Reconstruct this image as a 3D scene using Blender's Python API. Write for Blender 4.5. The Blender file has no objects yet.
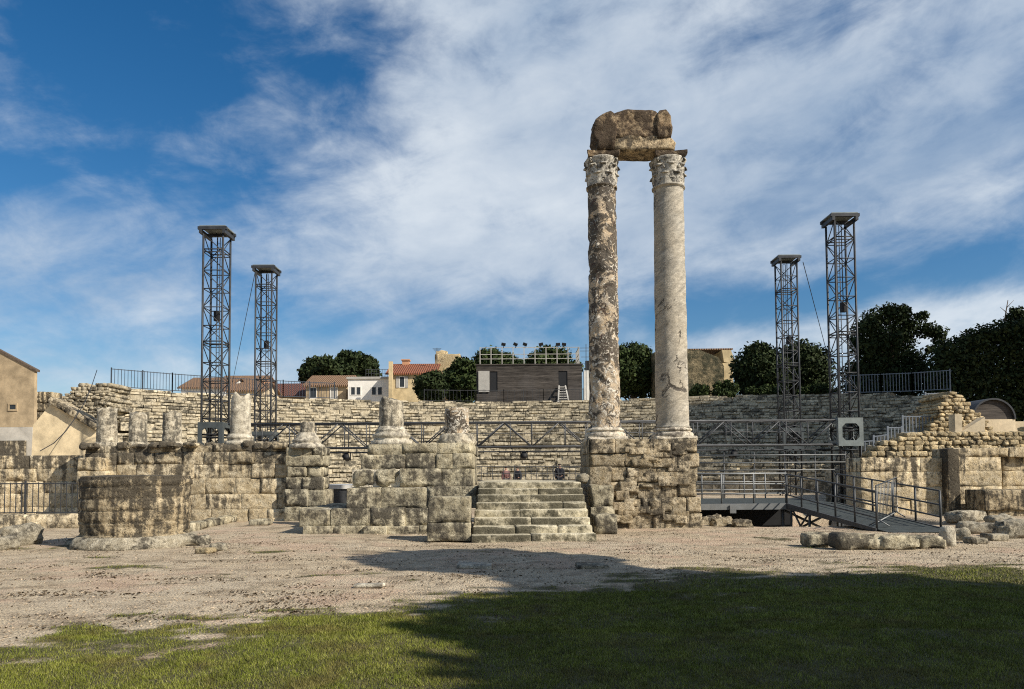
import bpy, bmesh, math, random
import numpy as np
from mathutils import Vector, Matrix, Euler, noise
random.seed(7); RNG = np.random.default_rng(11)
SC = bpy.context.scene; COL = SC.collection
R = math.radians
W, H, F = 1024, 689, 731.0

# ---------------------------------------------------------------- camera
PITCH, ROLL, CY = 2.5, -0.4, 440.5
EYE = Vector((0, 0, 1.6))
CAMROT = Euler((R(90 + PITCH), 0, 0)).to_matrix() @ Matrix.Rotation(R(ROLL), 3, 'Z')
cd = bpy.data.cameras.new('camera'); cam = bpy.data.objects.new('camera', cd); COL.objects.link(cam)
cam.matrix_world = Matrix.Translation(EYE) @ CAMROT.to_4x4()
cd.sensor_width = 36; cd.lens = F / W * 36; cd.shift_y = (CY - H / 2) / W
cd.clip_start = .05; cd.clip_end = 4000
SC.camera = cam

def PY(px, py, Y):
    d = CAMROT @ Vector(((px - W / 2) / F, (CY - py) / F, -1)); return EYE + d * (Y / d.y)
def PZ(px, py, z=0):
    d = CAMROT @ Vector(((px - W / 2) / F, (CY - py) / F, -1)); return EYE + d * ((z - EYE.z) / d.z)
def PX(px, py, Y): return PY(px, py, Y).x
def ZZ(px, py, Y): return PY(px, py, Y).z

# ---------------------------------------------------------------- materials
class NT:
    def __init__(s, name):
        s.m = bpy.data.materials.new(name); s.m.use_nodes = True; s.t = s.m.node_tree
        s.t.nodes.clear(); s.out = s.t.nodes.new('ShaderNodeOutputMaterial')
        s.b = s.t.nodes.new('ShaderNodeBsdfPrincipled'); s.t.links.new(s.b.outputs[0], s.out.inputs[0])
        s.set(s.b.inputs['Roughness'], .9); s.set(s.b.inputs['Specular IOR Level'], .2)
        s.geo = s.t.nodes.new('ShaderNodeNewGeometry'); s.pos = s.geo.outputs['Position']
        s.isl = s.geo.outputs['Random Per Island']
    def set(s, sock, v):
        if isinstance(v, bpy.types.NodeSocket): s.t.links.new(v, sock)
        elif isinstance(v, (tuple, list)) and len(v) == 3 and sock.type == 'RGBA': sock.default_value = (*v, 1)
        else: sock.default_value = v
    def math(s, op, a, b=None, clamp=False):
        n = s.t.nodes.new('ShaderNodeMath'); n.operation = op; n.use_clamp = clamp
        s.set(n.inputs[0], a)
        if b is not None: s.set(n.inputs[1], b)
        return n.outputs[0]
    def scl(s, vec, v):
        n = s.t.nodes.new('ShaderNodeVectorMath'); n.operation = 'MULTIPLY'; s.set(n.inputs[0], vec); n.inputs[1].default_value = v
        return n.outputs[0]
    def add(s, vec, v):
        n = s.t.nodes.new('ShaderNodeVectorMath'); n.operation = 'ADD'; s.set(n.inputs[0], vec); s.set(n.inputs[1], v)
        return n.outputs[0]
    def noise(s, vec, scale, detail=4, rough=.55, dist=0):
        n = s.t.nodes.new('ShaderNodeTexNoise'); s.set(n.inputs['Vector'], vec)
        n.inputs['Scale'].default_value = scale; n.inputs['Detail'].default_value = detail
        n.inputs['Roughness'].default_value = rough; n.inputs['Distortion'].default_value = dist
        return n.outputs['Fac']
    def vor(s, vec, scale, feat='F1'):
        n = s.t.nodes.new('ShaderNodeTexVoronoi'); n.feature = feat; s.set(n.inputs['Vector'], vec)
        n.inputs['Scale'].default_value = scale; return n.outputs['Distance']
    def rng(s, v, a, b, c=0., d=1.):
        n = s.t.nodes.new('ShaderNodeMapRange'); s.set(n.inputs[0], v)
        for i, q in enumerate((a, b, c, d)): n.inputs[i + 1].default_value = q
        return n.outputs[0]
    def mix(s, f, a, b, mode='MIX'):
        n = s.t.nodes.new('ShaderNodeMix'); n.data_type = 'RGBA'; n.blend_type = mode
        s.set(n.inputs[0], f); s.set(n.inputs[6], a); s.set(n.inputs[7], b); return n.outputs[2]
    def mul(s, col, f):
        n = s.t.nodes.new('ShaderNodeVectorMath'); n.operation = 'SCALE'; s.set(n.inputs[0], col); s.set(n.inputs['Scale'], f)
        return n.outputs[0]
    def bump(s, h, dist, strength=1., prev=None):
        n = s.t.nodes.new('ShaderNodeBump'); s.set(n.inputs['Height'], h)
        n.inputs['Distance'].default_value = dist; n.inputs['Strength'].default_value = strength
        if prev: s.set(n.inputs['Normal'], prev)
        return n.outputs[0]
    def fin(s, col, nrm=None, rough=None, metal=None):
        s.set(s.b.inputs['Base Color'], col)
        if nrm: s.set(s.b.inputs['Normal'], nrm)
        if rough is not None: s.set(s.b.inputs['Roughness'], rough)
        if metal is not None: s.set(s.b.inputs['Metallic'], metal)
        return s.m

def stone(name, light, warm, dark, stain=.5, streak=.5, sc=1., isl=.3, bump=.03, tread=0., speck=.42, crust=None):
    """weathered limestone: warm and pale patches, grey-black lichen, rain streaks, pits"""
    n = NT(name); p = n.pos
    big = n.noise(p, 1.1 * sc, 3); mid = n.noise(p, 5 * sc, 5, .65); fine = n.noise(p, 28 * sc, 4, .7)
    st = n.noise(n.scl(p, (3.2, 3.2, .45)), 1.3 * sc, 4, .6)
    col = n.mix(n.rng(mid, .35, .65), light, warm)
    col = n.mul(col, n.rng(n.isl, 0, 1, 1 - isl, 1 + isl * .7))
    s1 = n.math('ADD', n.math('MULTIPLY', big, 1 - streak), n.math('MULTIPLY', st, streak))
    s1 = n.math('ADD', n.math('MULTIPLY', s1, .62), n.math('MULTIPLY', mid, .38))
    s1 = n.math('ADD', s1, n.math('MULTIPLY', n.math('SUBTRACT', fine, .5), .22))
    s1 = n.math('ADD', s1, n.math('MULTIPLY', n.math('SUBTRACT', n.isl, .5), .08))
    if crust:                                    # black crust washed down from the wall top
        zc_ = n.t.nodes.new('ShaderNodeSeparateXYZ'); n.set(zc_.inputs[0], p); s1 = n.math('ADD', s1, n.rng(zc_.outputs[2], crust[0] - crust[1], crust[0], 0, crust[2]))
    lo = .70 - .4 * stain
    f = n.rng(s1, lo, lo + .09)
    fresh = n.noise(n.add(p, (7.1, 3.3, 1.7)), 2.3 * sc, 4, .6); col = n.mul(col, n.rng(fresh, .56, .62, 1., 1.3))
    col = n.mix(n.math('MULTIPLY', f, .92), col, n.mix(fine, dark, tuple(c * 2.6 for c in dark)))
    col = n.mul(col, n.rng(fine, .3, .7, .72, 1.22))
    spk = n.noise(n.add(p, (1.3, 9.2, 4.1)), 9.5 * sc, 6, .72); col = n.mix(n.rng(spk, .56 - .05 * stain + .02, .63, 0, speck), col, dark)
    pits = n.rng(n.vor(p, 17 * sc), .05, .32)
    col = n.mul(col, n.rng(pits, 0, 1, .6, 1.0))
    if tread:                                     # sunlit tread contrast painted by normal, with foot wear; risers keep their lichen
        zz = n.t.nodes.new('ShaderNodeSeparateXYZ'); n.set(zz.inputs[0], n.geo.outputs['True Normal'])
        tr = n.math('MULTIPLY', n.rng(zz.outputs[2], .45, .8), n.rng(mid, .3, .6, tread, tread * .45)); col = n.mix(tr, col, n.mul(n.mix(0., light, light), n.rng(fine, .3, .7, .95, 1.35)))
    b = n.bump(mid, bump * 2.0, .9); b = n.bump(spk, bump * 1.3, .9, b); b = n.bump(n.math('ADD', n.math('MULTIPLY', fine, .6), n.math('MULTIPLY', pits, .4)), bump * .75, .9, b)
    return n.fin(col, b)

def plain(name, col, rough=.6, metal=0., var=.12, sc=3., bump=0.):
    n = NT(name); a = n.noise(n.pos, sc, 5, .65)
    c = n.mul(n.mix(0., col, col), n.rng(a, .3, .7, 1 - var, 1 + var))
    return n.fin(c, n.bump(a, bump) if bump else None, rough, metal)

LIME, WARM, BLK = (.62, .53, .37), (.50, .385, .22), (.034, .030, .024)
M = {}
M['ashlar'] = stone('ashlar_limestone', LIME, WARM, BLK, .50, .65, crust=(2.6, 1.5, .095))
M['ashlar_pale'] = stone('pale_ashlar', (.68, .57, .39), (.56, .43, .24), BLK, .44, .85, crust=(2.3, 1.2, .08))
M['podium'] = stone('podium_stone', (.54, .48, .34), (.38, .32, .20), BLK, .60, .4)
M['mortar'] = stone('pale_mortar', (.62, .56, .44), (.52, .45, .33), BLK, .2, .2)
M['podium_rough'] = stone('podium_rubble', (.60, .51, .36), (.44, .335, .19), BLK, .57, .4, 1.3, .35, .05)
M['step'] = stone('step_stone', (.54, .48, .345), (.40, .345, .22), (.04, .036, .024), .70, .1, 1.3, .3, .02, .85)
M['base'] = stone('base_marble', (.64, .57, .45), (.50, .43, .32), (.07, .06, .05), .42, .4, 1.6, .15, .02)
M['drum'] = stone('drum_stone', (.56, .46, .30), (.38, .285, .16), (.03, .026, .02), .58, .85, 1.2, .25, .045, crust=(2.2, 2.1, .12))
M['seat'] = stone('seat_stone', (.54, .47, .34), (.42, .35, .23), (.045, .04, .03), .55, .12, 1.1, .24)
M['rubble'] = stone('rubble_stone', (.66, .54, .34), (.50, .37, .19), BLK, .40, .2, 1.5, .4, .05)
M['rock'] = stone('loose_rock', (.46, .41, .31), (.34, .29, .20), BLK, .5, .2, 2., .3, .03)
M['stub'] = stone('stub_marble', (.56, .50, .38), (.38, .32, .225), (.055, .05, .04), .56, .75, 1.3)
M['stub_white'] = stone('white_marble', (.54, .49, .385), (.40, .35, .26), (.09, .08, .065), .50, .6, 1.2, .2, .02, 0., .15)
M['architrave'] = stone('architrave_stone', (.42, .32, .20), (.28, .18, .095), (.036, .026, .018), .70, .3, 1.4, .2, .05)
M['capital'] = stone('capital_marble', (.68, .63, .53), (.48, .43, .34), (.05, .045, .04), .54, .3, 2.4, .1, .03)
M['gable'] = stone('gable_stone', (.66, .52, .32), (.56, .42, .23), BLK, .36, .6, .8)

def marble_mottled():
    n = NT('mottled_marble'); p = n.pos
    d = n.noise(p, 2.2, 4, .6, .8); patch = n.noise(p, 6.5, 4, .6, 1.6); fine = n.noise(p, 30, 4, .7)
    z = n.t.nodes.new('ShaderNodeSeparateXYZ'); n.set(z.inputs[0], p); z = z.outputs[2]
    hm = n.rng(z, 3.0, 9.2)                                   # the lower shaft has lost its dark crust
    col = n.mix(n.rng(d, .38, .62), (.56, .43, .28), (.40, .335, .25))
    white = n.rng(n.math('SUBTRACT', patch, n.math('MULTIPLY', hm, .06)), .525, .55)
    col = n.mix(n.math('MULTIPLY', white, .85), col, (.72, .66, .55))
    crust = n.rng(n.math('ADD', n.noise(p, 1.9, 5, .68, .9), n.math('MULTIPLY', n.math('ABSOLUTE', n.math('SUBTRACT', hm, .25)), .12)), .515, .54)
    col = n.mix(n.math('MULTIPLY', n.math('MULTIPLY', crust, n.math('SUBTRACT', 1., n.math('MULTIPLY', white, .8))), .88), col, (.06, .052, .043))
    pk = n.rng(n.noise(p, 4.6, 3, .6, 1.2), .61, .635)
    col = n.mix(n.math('MULTIPLY', pk, .85), col, (.07, .042, .034))
    col = n.mul(col, n.rng(fine, .3, .7, .75, 1.2))
    b = n.bump(n.math('ADD', n.math('MULTIPLY', white, -.6), n.math('MULTIPLY', patch, 2.)), .035, .9); b = n.bump(fine, .02, .8, b)
    return n.fin(col, b, .85)
def marble_veined():
    n = NT('veined_marble'); p = n.pos
    q = n.t.nodes.new('ShaderNodeVectorRotate'); q.inputs['Axis'].default_value = (0, 1, .3); q.inputs['Angle'].default_value = .75
    n.set(q.inputs['Vector'], p); v = n.scl(q.outputs[0], (1., 1., 5.))
    a = n.noise(v, 2.0, 5, .65, .4); fine = n.noise(p, 26, 4, .7); big = n.noise(p, .9, 3)
    col = n.mix(n.rng(a, .36, .62), (.26, .24, .20), (.50, .455, .37))
    col = n.mix(n.rng(big, .40, .62, 0, .55), col, (.47, .40, .29))
    crk = n.vor(n.add(n.scl(p, (1., 1., .75)), n.mul(n.mix(0., (1, 1, 1), (1, 1, 1)), n.math('MULTIPLY', a, .5))), 1.0, 'DISTANCE_TO_EDGE')
    mask = n.rng(n.noise(p, 1.1, 2), .56, .60)
    ck = n.math('MULTIPLY', n.rng(crk, .012, .03, 1, 0), mask)
    col = n.mix(n.math('MULTIPLY', ck, .85), col, (.06, .05, .042))
    blot = n.rng(n.noise(p, 3.1, 5, .7, .6), .62, .68)
    col = n.mix(n.math('MULTIPLY', blot, .7), col, (.13, .115, .10))
    tool = n.noise(n.scl(p, (2., 2., 9.)), 2.4, 5, .7); col = n.mul(col, n.rng(tool, .3, .68, 1.12, .68)); col = n.mul(col, n.rng(fine, .3, .7, .75, 1.2))
    b = n.bump(n.math('SUBTRACT', a, n.math('MULTIPLY', ck, 1.5)), .02, .8); b = n.bump(fine, .012, .8, b)
    return n.fin(col, b, .8)
M['mottled'] = marble_mottled(); M['veined'] = marble_veined()
M['steel'] = plain('galvanised_steel', (.085, .087, .09), .5, .3, .3, 4.)
M['steel_dark'] = plain('dark_truss_steel', (.048, .05, .053), .5, .3, .3, 4.)
M['steel_plate'] = plain('grey_plate', (.19, .21, .20), .55, .2, .25, 3.)
M['plate_dark'] = plain('dark_plate', (.075, .085, .085), .55, .2, .3, 3.)
M['off_white'] = plain('dirty_white_render', (.50, .46, .39), .9, 0., .25, 1.5)
M['gable_plaster'] = plain('gable_plaster', (.66, .53, .33), .9, 0., .3, 1.6, .02)
M['deck'] = plain('ramp_deck', (.045, .052, .05), .7, 0., .35, 6., .01)
M['rail'] = plain('grey_rail', (.075, .078, .08), .5, .3, .2)
M['rail_light'] = plain('light_rail', (.20, .205, .20), .5, .3, .2)
M['fence'] = plain('blue_grey_fence', (.055, .068, .085), .55, .2, .2)
M['screen'] = plain('galvanised_screen', (.17, .19, .215), .55, .2, .2)
M['fence_dark'] = plain('dark_iron', (.05, .052, .055), .6, .2, .2)
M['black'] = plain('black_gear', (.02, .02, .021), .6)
M['white'] = plain('white_plaster', (.72, .69, .62), .85, 0, .16, 1.2)
M['cream'] = plain('cream_plaster', (.56, .46, .31), .9, 0, .35, 1.2, .01)
M['yellow'] = plain('yellow_plaster', (.56, .44, .25), .9, 0, .32, 1.)
M['ochre'] = plain('ochre_plaster', (.36, .275, .17), .95, 0, .4, 1.3, .02)
M['terracotta'] = plain('terracotta_wall', (.50, .27, .15), .9, 0, .15, 1.)
M['glass'] = plain('window_pane', (.035, .04, .045), .15)
M['shutter'] = plain('grey_shutter', (.38, .36, .32), .7)
M['bark'] = plain('bark', (.10, .075, .055), .95, 0, .35, 8., .02)
M['cable'] = plain('cable', (.03, .03, .032), .6)
def tiles(name, a, b):
    n = NT(name); w = n.t.nodes.new('ShaderNodeTexWave'); w.inputs['Scale'].default_value = 1.3; w.bands_direction = 'X'
    n.set(w.inputs['Vector'], n.pos); k = n.noise(n.pos, 2.6, 5, .7)
    c = n.mul(n.mix(n.rng(k, .35, .65), a, b), n.rng(w.outputs['Fac'], 0, 1, .7, 1.1))
    return n.fin(c, n.bump(w.outputs['Fac'], .06))
M['tiles_red'] = tiles('red_roof_tiles', (.30, .105, .055), (.17, .08, .05))
M['tiles_brown'] = tiles('brown_roof_tiles', (.27, .16, .09), (.17, .11, .07))
M['tiles_dark'] = tiles('dark_red_tiles', (.16, .065, .045), (.10, .055, .045))
def planks():
    n = NT('weathered_planks'); a = n.noise(n.scl(n.pos, (.5, 1, 6.)), 2.2, 5, .7); big = n.noise(n.pos, .5, 3)
    c = n.mix(n.rng(a, .35, .65), (.028, .024, .021), (.095, .082, .07)); c = n.mul(c, n.rng(n.isl, 0, 1, .7, 1.3))
    c = n.mix(n.rng(big, .5, .66, 0, .6), c, (.10, .09, .082))
    return n.fin(c, n.bump(a, .02))
M['planks'] = planks()
def leafmat(name, a, b, sc=1.2):
    n = NT(name); k = n.noise(n.pos, sc, 3); c = n.mix(n.rng(k, .35, .65), a, b)
    c = n.mul(c, n.rng(n.isl, 0, 1, .65, 1.4)); n.set(n.b.inputs['Roughness'], .65); n.set(n.b.inputs['Specular IOR Level'], .08)
    return n.fin(c, None, .65)
M['leaf'] = leafmat('holm_oak_leaves', (.026, .040, .014), (.045, .060, .019))
M['leaf_dark'] = leafmat('cypress_leaves', (.018, .028, .011), (.034, .045, .016))
M['leaf_mid'] = leafmat('shrub_leaves', (.036, .058, .02), (.062, .088, .028))
def grassmat():
    n = NT('grass_blades'); k = n.noise(n.pos, .8, 4, .6); k2 = n.noise(n.pos, 5, 3)
    c = n.mix(n.rng(k, .35, .66), (.118, .142, .014), (.205, .212, .032))
    c = n.mix(n.rng(n.isl, .72, 1., 0, .75), c, (.26, .235, .09)); c = n.mul(c, n.rng(n.isl, 0, .7, .6, 1.25))
    k3 = n.noise(n.add(n.pos, (3, 8, 1)), 1.7, 5, .65); c = n.mix(n.rng(k3, .50, .64, 0, .7), c, (.15, .118, .038)); c = n.mul(c, n.rng(k2, .3, .7, .6, 1.25)); return n.fin(c, None, .6)
M['grass'] = grassmat()
def groundmat():
    n = NT('dirt_and_turf'); p = n.pos
    big = n.noise(p, .35, 4, .6); mid = n.noise(p, 2.3, 5, .65); fine = n.noise(p, 22, 4, .75); peb = n.vor(p, 34); sp = n.noise(p, 70, 3, .7)
    col = n.mix(n.rng(mid, .35, .68), (.60, .49, .335), (.48, .375, .25))
    col = n.mix(n.rng(big, .42, .62, 0, .75), col, (.60, .50, .36))
    col = n.mix(n.rng(n.math('ADD', n.math('MULTIPLY', mid, .5), n.math('MULTIPLY', sp, .5)), .53, .60, 0, .6), col, (.14, .105, .07))
    dk = n.noise(n.scl(p, (.7, 1.5, 1)), 1.1, 6, .72); col = n.mix(n.rng(dk, .51, .62, 0, .7), col, (.24, .18, .115))
    col = n.mul(col, n.rng(fine, .3, .7, .66, 1.28)); col = n.mul(col, n.rng(peb, 0, .45, 1.16, .80))
    pk = n.noise(n.add(p, (4, 9, 2)), .8, 4, .6); col = n.mix(n.rng(pk, .52, .64, 0, .45), col, (.50, .34, .24))
    at = n.t.nodes.new('ShaderNodeAttribute'); at.attribute_name = 'turf'
    g = n.math('ADD', at.outputs['Fac'], n.math('MULTIPLY', n.math('SUBTRACT', mid, .5), .9))
    g = n.math('ADD', g, n.math('MULTIPLY', n.math('SUBTRACT', fine, .5), .5))
    turf = n.mix(n.rng(fine, .3, .7), (.035, .038, .012), (.085, .078, .028))
    col = n.mix(n.rng(g, .36, .62, 0, .9), col, turf)
    b = n.bump(mid, .06, .7); b = n.bump(n.math('SUBTRACT', fine, n.math('MULTIPLY', peb, .8)), .03, 1., b)
    return n.fin(col, b, .95)
M['ground'] = groundmat()
M['litter'] = plain('dead_leaves', (.085, .06, .035), .9, 0., .5, 6.)
M['pebble'] = stone('pebble', (.44, .35, .245), (.30, .23, .155), (.10, .10, .08), .42, 0., 3., .5, .004)
M['shirt_red'] = plain('red_shirt', (.13, .065, .06)); M['cloth_dark'] = plain('dark_clothes', (.025, .026, .032)); M['skin'] = plain('skin', (.45, .27, .19))
M['hair'] = plain('dark_hair', (.03, .022, .018))

# ---------------------------------------------------------------- mesh building
class MB:
    def __init__(s): s.v = []; s.f = []; s.sm = []; s.ch = []
    def _add(s, vs, fs, smooth):
        o = len(s.v); s.ch.append((o, len(s.f))); s.v.extend([tuple(q) for q in vs]); s.f.extend([tuple(i + o for i in f) for f in fs]); s.sm.extend([smooth] * len(fs)); return s
    def box(s, a, b, m=None):
        x0, y0, z0 = a; x1, y1, z1 = b
        vs = [Vector(q) for q in ((x0, y0, z0), (x1, y0, z0), (x1, y1, z0), (x0, y1, z0), (x0, y0, z1), (x1, y0, z1), (x1, y1, z1), (x0, y1, z1))]
        if m is not None: vs = [m @ q for q in vs]
        return s._add(vs, [(0, 3, 2, 1), (4, 5, 6, 7), (0, 1, 5, 4), (1, 2, 6, 5), (2, 3, 7, 6), (3, 0, 4, 7)], False)
    def hexa(s, vs):
        return s._add(vs, [(0, 3, 2, 1), (4, 5, 6, 7), (0, 1, 5, 4), (1, 2, 6, 5), (2, 3, 7, 6), (3, 0, 4, 7)], False)
    def prism(s, pts, d):
        """front polygon pts (counter-clockwise from the front) pushed back along vector d"""
        n = len(pts); pts = [Vector(p) for p in pts]; d = Vector(d)
        return s._add(pts + [p + d for p in pts], [tuple(range(n)), tuple(range(2 * n - 1, n - 1, -1))] + [(i, i + n, (i + 1) % n + n, (i + 1) % n) for i in range(n)], False)
    def tube(s, pts, r, n=6, r1=None):
        pts = [Vector(p) for p in pts]; m = len(pts); vs = []; fs = []
        for i, p in enumerate(pts):
            t = (pts[min(i + 1, m - 1)] - pts[max(i - 1, 0)]).normalized()
            a = t.cross(Vector((0, 0, 1)) if abs(t.z) < .95 else Vector((0, 1, 0))).normalized(); b = t.cross(a)
            rr = r if r1 is None else r + (r1 - r) * i / (m - 1)
            vs += [p + (a * math.cos(2 * math.pi * (k + .5) / n) + b * math.sin(2 * math.pi * (k + .5) / n)) * rr for k in range(n)]
        for i in range(m - 1):
            fs += [(i * n + k, i * n + (k + 1) % n, (i + 1) * n + (k + 1) % n, (i + 1) * n + k) for k in range(n)]
        fs += [tuple(range(n - 1, -1, -1)), tuple((m - 1) * n + k for k in range(n))]
        return s._add(vs, fs, n > 4)
    def bar(s, p, q, r): return s.tube((p, q), r * 1.25, 4)
    def rough(s, c, size, rz=0, r=.03, amp=.02, fq=2.5, res=.16, tilt=(0, 0), chip=.0, maxn=9):
        """a weathered stone block: bevelled, displaced by noise, corners chipped"""
        h = [q / 2 for q in size]; r = min(r, min(h) * .6); ax = []
        for q in h:
            k = max(1, min(maxn, int(2 * q / res))); ax.append([-q] + [-q + r + (2 * q - 2 * r) * i / k for i in range(k + 1)] + [q])
        n = [len(a) - 1 for a in ax]; idx = {}; vs = []; fs = []
        mt = Euler((tilt[0], tilt[1], rz)).to_matrix(); c = Vector(c); sd = Vector((random.random() * 50, random.random() * 50, random.random() * 50))
        def V(i, j, k):
            key = (i, j, k)
            if key in idx: return idx[key]
            p = Vector((ax[0][i], ax[1][j], ax[2][k]))
            q = Vector([max(-h[e] + r, min(h[e] - r, p[e])) for e in range(3)]); d = p - q; ne = sum(abs(x) > 1e-6 for x in d)
            d.normalize(); p = q + d * r
            m = noise.fractal(p * fq + sd, .8, 2., 3); p = p + d * (amp * m)
            if chip and ne > 1:
                e = noise.noise(p * 1.7 + sd * 1.3)
                if e > .05: p = p - d * chip * min(1, (e - .05) * 3)
            idx[key] = len(vs); vs.append(c + mt @ p); return idx[key]
        for a, b, cc in ((0, 1, 2), (1, 2, 0), (2, 0, 1)):
            for e in (0, n[cc]):
                for i in range(n[a]):
                    for j in range(n[b]):
                        def K(u, v):
                            t = [0, 0, 0]; t[a] = u; t[b] = v; t[cc] = e; return V(*t)
                        q = (K(i, j), K(i + 1, j), K(i + 1, j + 1), K(i, j + 1)); fs.append(q if e else q[::-1])
        return s._add(vs, fs, True)
    def lathe(s, prof, c, seg=40, amp=0., fq=2., top=0., pit=0., ang=0.):
        """profile of (radius, height) turned round c, eroded by noise; top = ragged broken top"""
        c = Vector(c); vs = []; fs = []; m = len(prof); sd = Vector((random.random() * 50, random.random() * 50, random.random() * 50)); zt = prof[-1][1]
        for i, (r, z) in enumerate(prof):
            for k in range(seg):
                a = ang + 2 * math.pi * k / seg; d = Vector((math.cos(a), math.sin(a), 0)); p = d * r + Vector((0, 0, z))
                e = amp * noise.fractal(p * fq + sd, .8, 2., 4) if amp else 0
                if pit:
                    q = noise.fractal(p * 2.3 + sd, .7, 2., 4)
                    if q > .18: e -= pit * min(1, (q - .18) * 4)
                p += d * e
                if top and z > zt * .5: p.z += top * noise.noise(Vector((d.x, d.y, 0)) * 1.3 * min(1, r * 3) + sd) * (z / zt)
                vs.append(c + p)
        for i in range(m - 1):
            fs += [(i * seg + k, i * seg + (k + 1) % seg, (i + 1) * seg + (k + 1) % seg, (i + 1) * seg + k) for k in range(seg)]
        o = len(vs); cen = sum((vs[(m - 1) * seg + k] for k in range(seg)), Vector()) / seg; vs.append(cen); fs += [((m - 1) * seg + k, (m - 1) * seg + (k + 1) % seg, o) for k in range(seg)]
        vs.append(c + Vector((0, 0, prof[0][1]))); fs += [((k + 1) % seg, k, o + 1) for k in range(seg)]
        return s._add(vs, fs, True)
    def build_each(s, name, mat, parent):
        """every shape added becomes a part of its own"""
        c = s.ch + [(len(s.v), len(s.f))]
        for (v0, f0), (v1, f1) in zip(c[:-1], c[1:]):
            m = MB(); m.v = s.v[v0:v1]; m.f = [tuple(i - v0 for i in f) for f in s.f[f0:f1]]; m.sm = s.sm[f0:f1]; m.build(name, mat, parent)
    def build(s, name, mat, parent=None, loc=None):
        o0 = Vector(loc) if loc is not None else (parent_loc(parent) if parent else Vector())
        me = bpy.data.meshes.new(name); me.from_pydata([tuple(Vector(q) - o0) for q in s.v], [], s.f)
        me.polygons.foreach_set('use_smooth', s.sm); me.materials.append(mat); me.update()
        o = bpy.data.objects.new(name, me); COL.objects.link(o)
        if parent: o.parent = parent
        elif loc is not None: o.location = loc
        return o
def parent_loc(p):
    v = Vector()
    while p: v += p.location; p = p.parent
    return v
def tag(o, label=None, cat=None, group=None, kind=None):
    if label: o['label'] = label
    if cat: o['category'] = cat
    if group: o['group'] = group
    if kind: o['kind'] = kind
    return o
def thing(name, label, cat, loc, group=None):
    o = bpy.data.objects.new(name, None); COL.objects.link(o); o.location = loc; o.empty_display_size = .3
    return tag(o, label, cat, group)
def np_mesh(name, verts, faces_n, mat, parent=None, loc=None):
    """verts (N,k,3): N separate polygons of k corners"""
    N, k, _ = verts.shape; o0 = np.array(loc if loc is not None else (parent_loc(parent) if parent else (0, 0, 0)))
    me = bpy.data.meshes.new(name); me.vertices.add(N * k); me.vertices.foreach_set('co', (verts.reshape(-1, 3) - o0).astype(np.float32).ravel())
    me.loops.add(N * k); me.loops.foreach_set('vertex_index', np.arange(N * k, dtype=np.int32))
    me.polygons.add(N); me.polygons.foreach_set('loop_start', np.arange(0, N * k, k, dtype=np.int32)); me.polygons.foreach_set('loop_total', np.full(N, k, dtype=np.int32))
    me.materials.append(mat); me.update(calc_edges=True); me.validate()
    o = bpy.data.objects.new(name, me); COL.objects.link(o)
    if parent: o.parent = parent
    elif loc is not None: o.location = loc
    return o
def course(mb, x0, x1, yf, dep, z0, z1, bw=(.6, 1.1), amp=.02, r=.03, rz=0., piv=None, jut=.03, chip=.05, top=None, miss=0., res=.16):
    """one course of blocks along X (or along direction rz from piv)"""
    x = x0
    while x < x1 - .08:
        w = random.uniform(*bw)
        if x + w > x1 - bw[0] * .5: w = x1 - x
        zt = z1 + random.uniform(-.012, .012)
        if top is not None:
            t = top(x + w / 2)
            if t < z0 + .12: x += w; continue
            zt = min(zt, t)
        if random.random() >= miss:
            j = random.uniform(-jut, jut); c = Vector((x + w / 2, yf + j + dep / 2, (z0 + zt) / 2))
            if piv is not None: c = Vector(piv) + Matrix.Rotation(rz, 3, 'Z') @ c
            mb.rough(c, (w + .004, dep, zt - z0 + .006), rz + random.uniform(-.012, .012), r * random.uniform(.7, 1.6), amp, 2.5, res, (random.uniform(-.01, .01), random.uniform(-.01, .01)), chip)
        x += w
def wall(mb, x0, x1, yf, dep, z0, z1, ch=.45, **kw):
    z = z0
    while z < z1 - .1:
        h = ch * random.uniform(.85, 1.15)
        if z + h > z1 - ch * .4: h = z1 - z
        course(mb, x0, x1, yf, dep, z, z + h, **kw); z += h
EXPOSURE = .35
SUN_AZ, SUN_EL = 58., 37.                       # degrees right of straight behind the camera
# sky: (px, py, width, height, amount, tilt) turned into directions; more cloud / less cloud
SKY = [(490, 90, 180, 190, .42, 20), (330, 190, 90, 50, .05, 40), (800, 90, 330, 150, .48), (130, 90, 230, 150, -.36), (345, 40, 60, 90, -.35, -20), (200, 330, 260, 45, -.1), (830, 300, 200, 22, -.5, 8), (560, 320, 200, 25, -.25), (960, 325, 120, 25, .4), (720, 340, 90, 18, .35), (560, 250, 140, 50, .25), (110, 265, 180, 45, .3, 8), (60, 350, 260, 25, .05), (300, 370, 160, 20, .2), (430, 210, 110, 70, .3, 30)]
SHD = [(850, 130, 260, 120, -.25), (440, 90, 150, 120, .12), (500, 240, 160, 70, .25), (960, 325, 120, 30, .4)]
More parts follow.
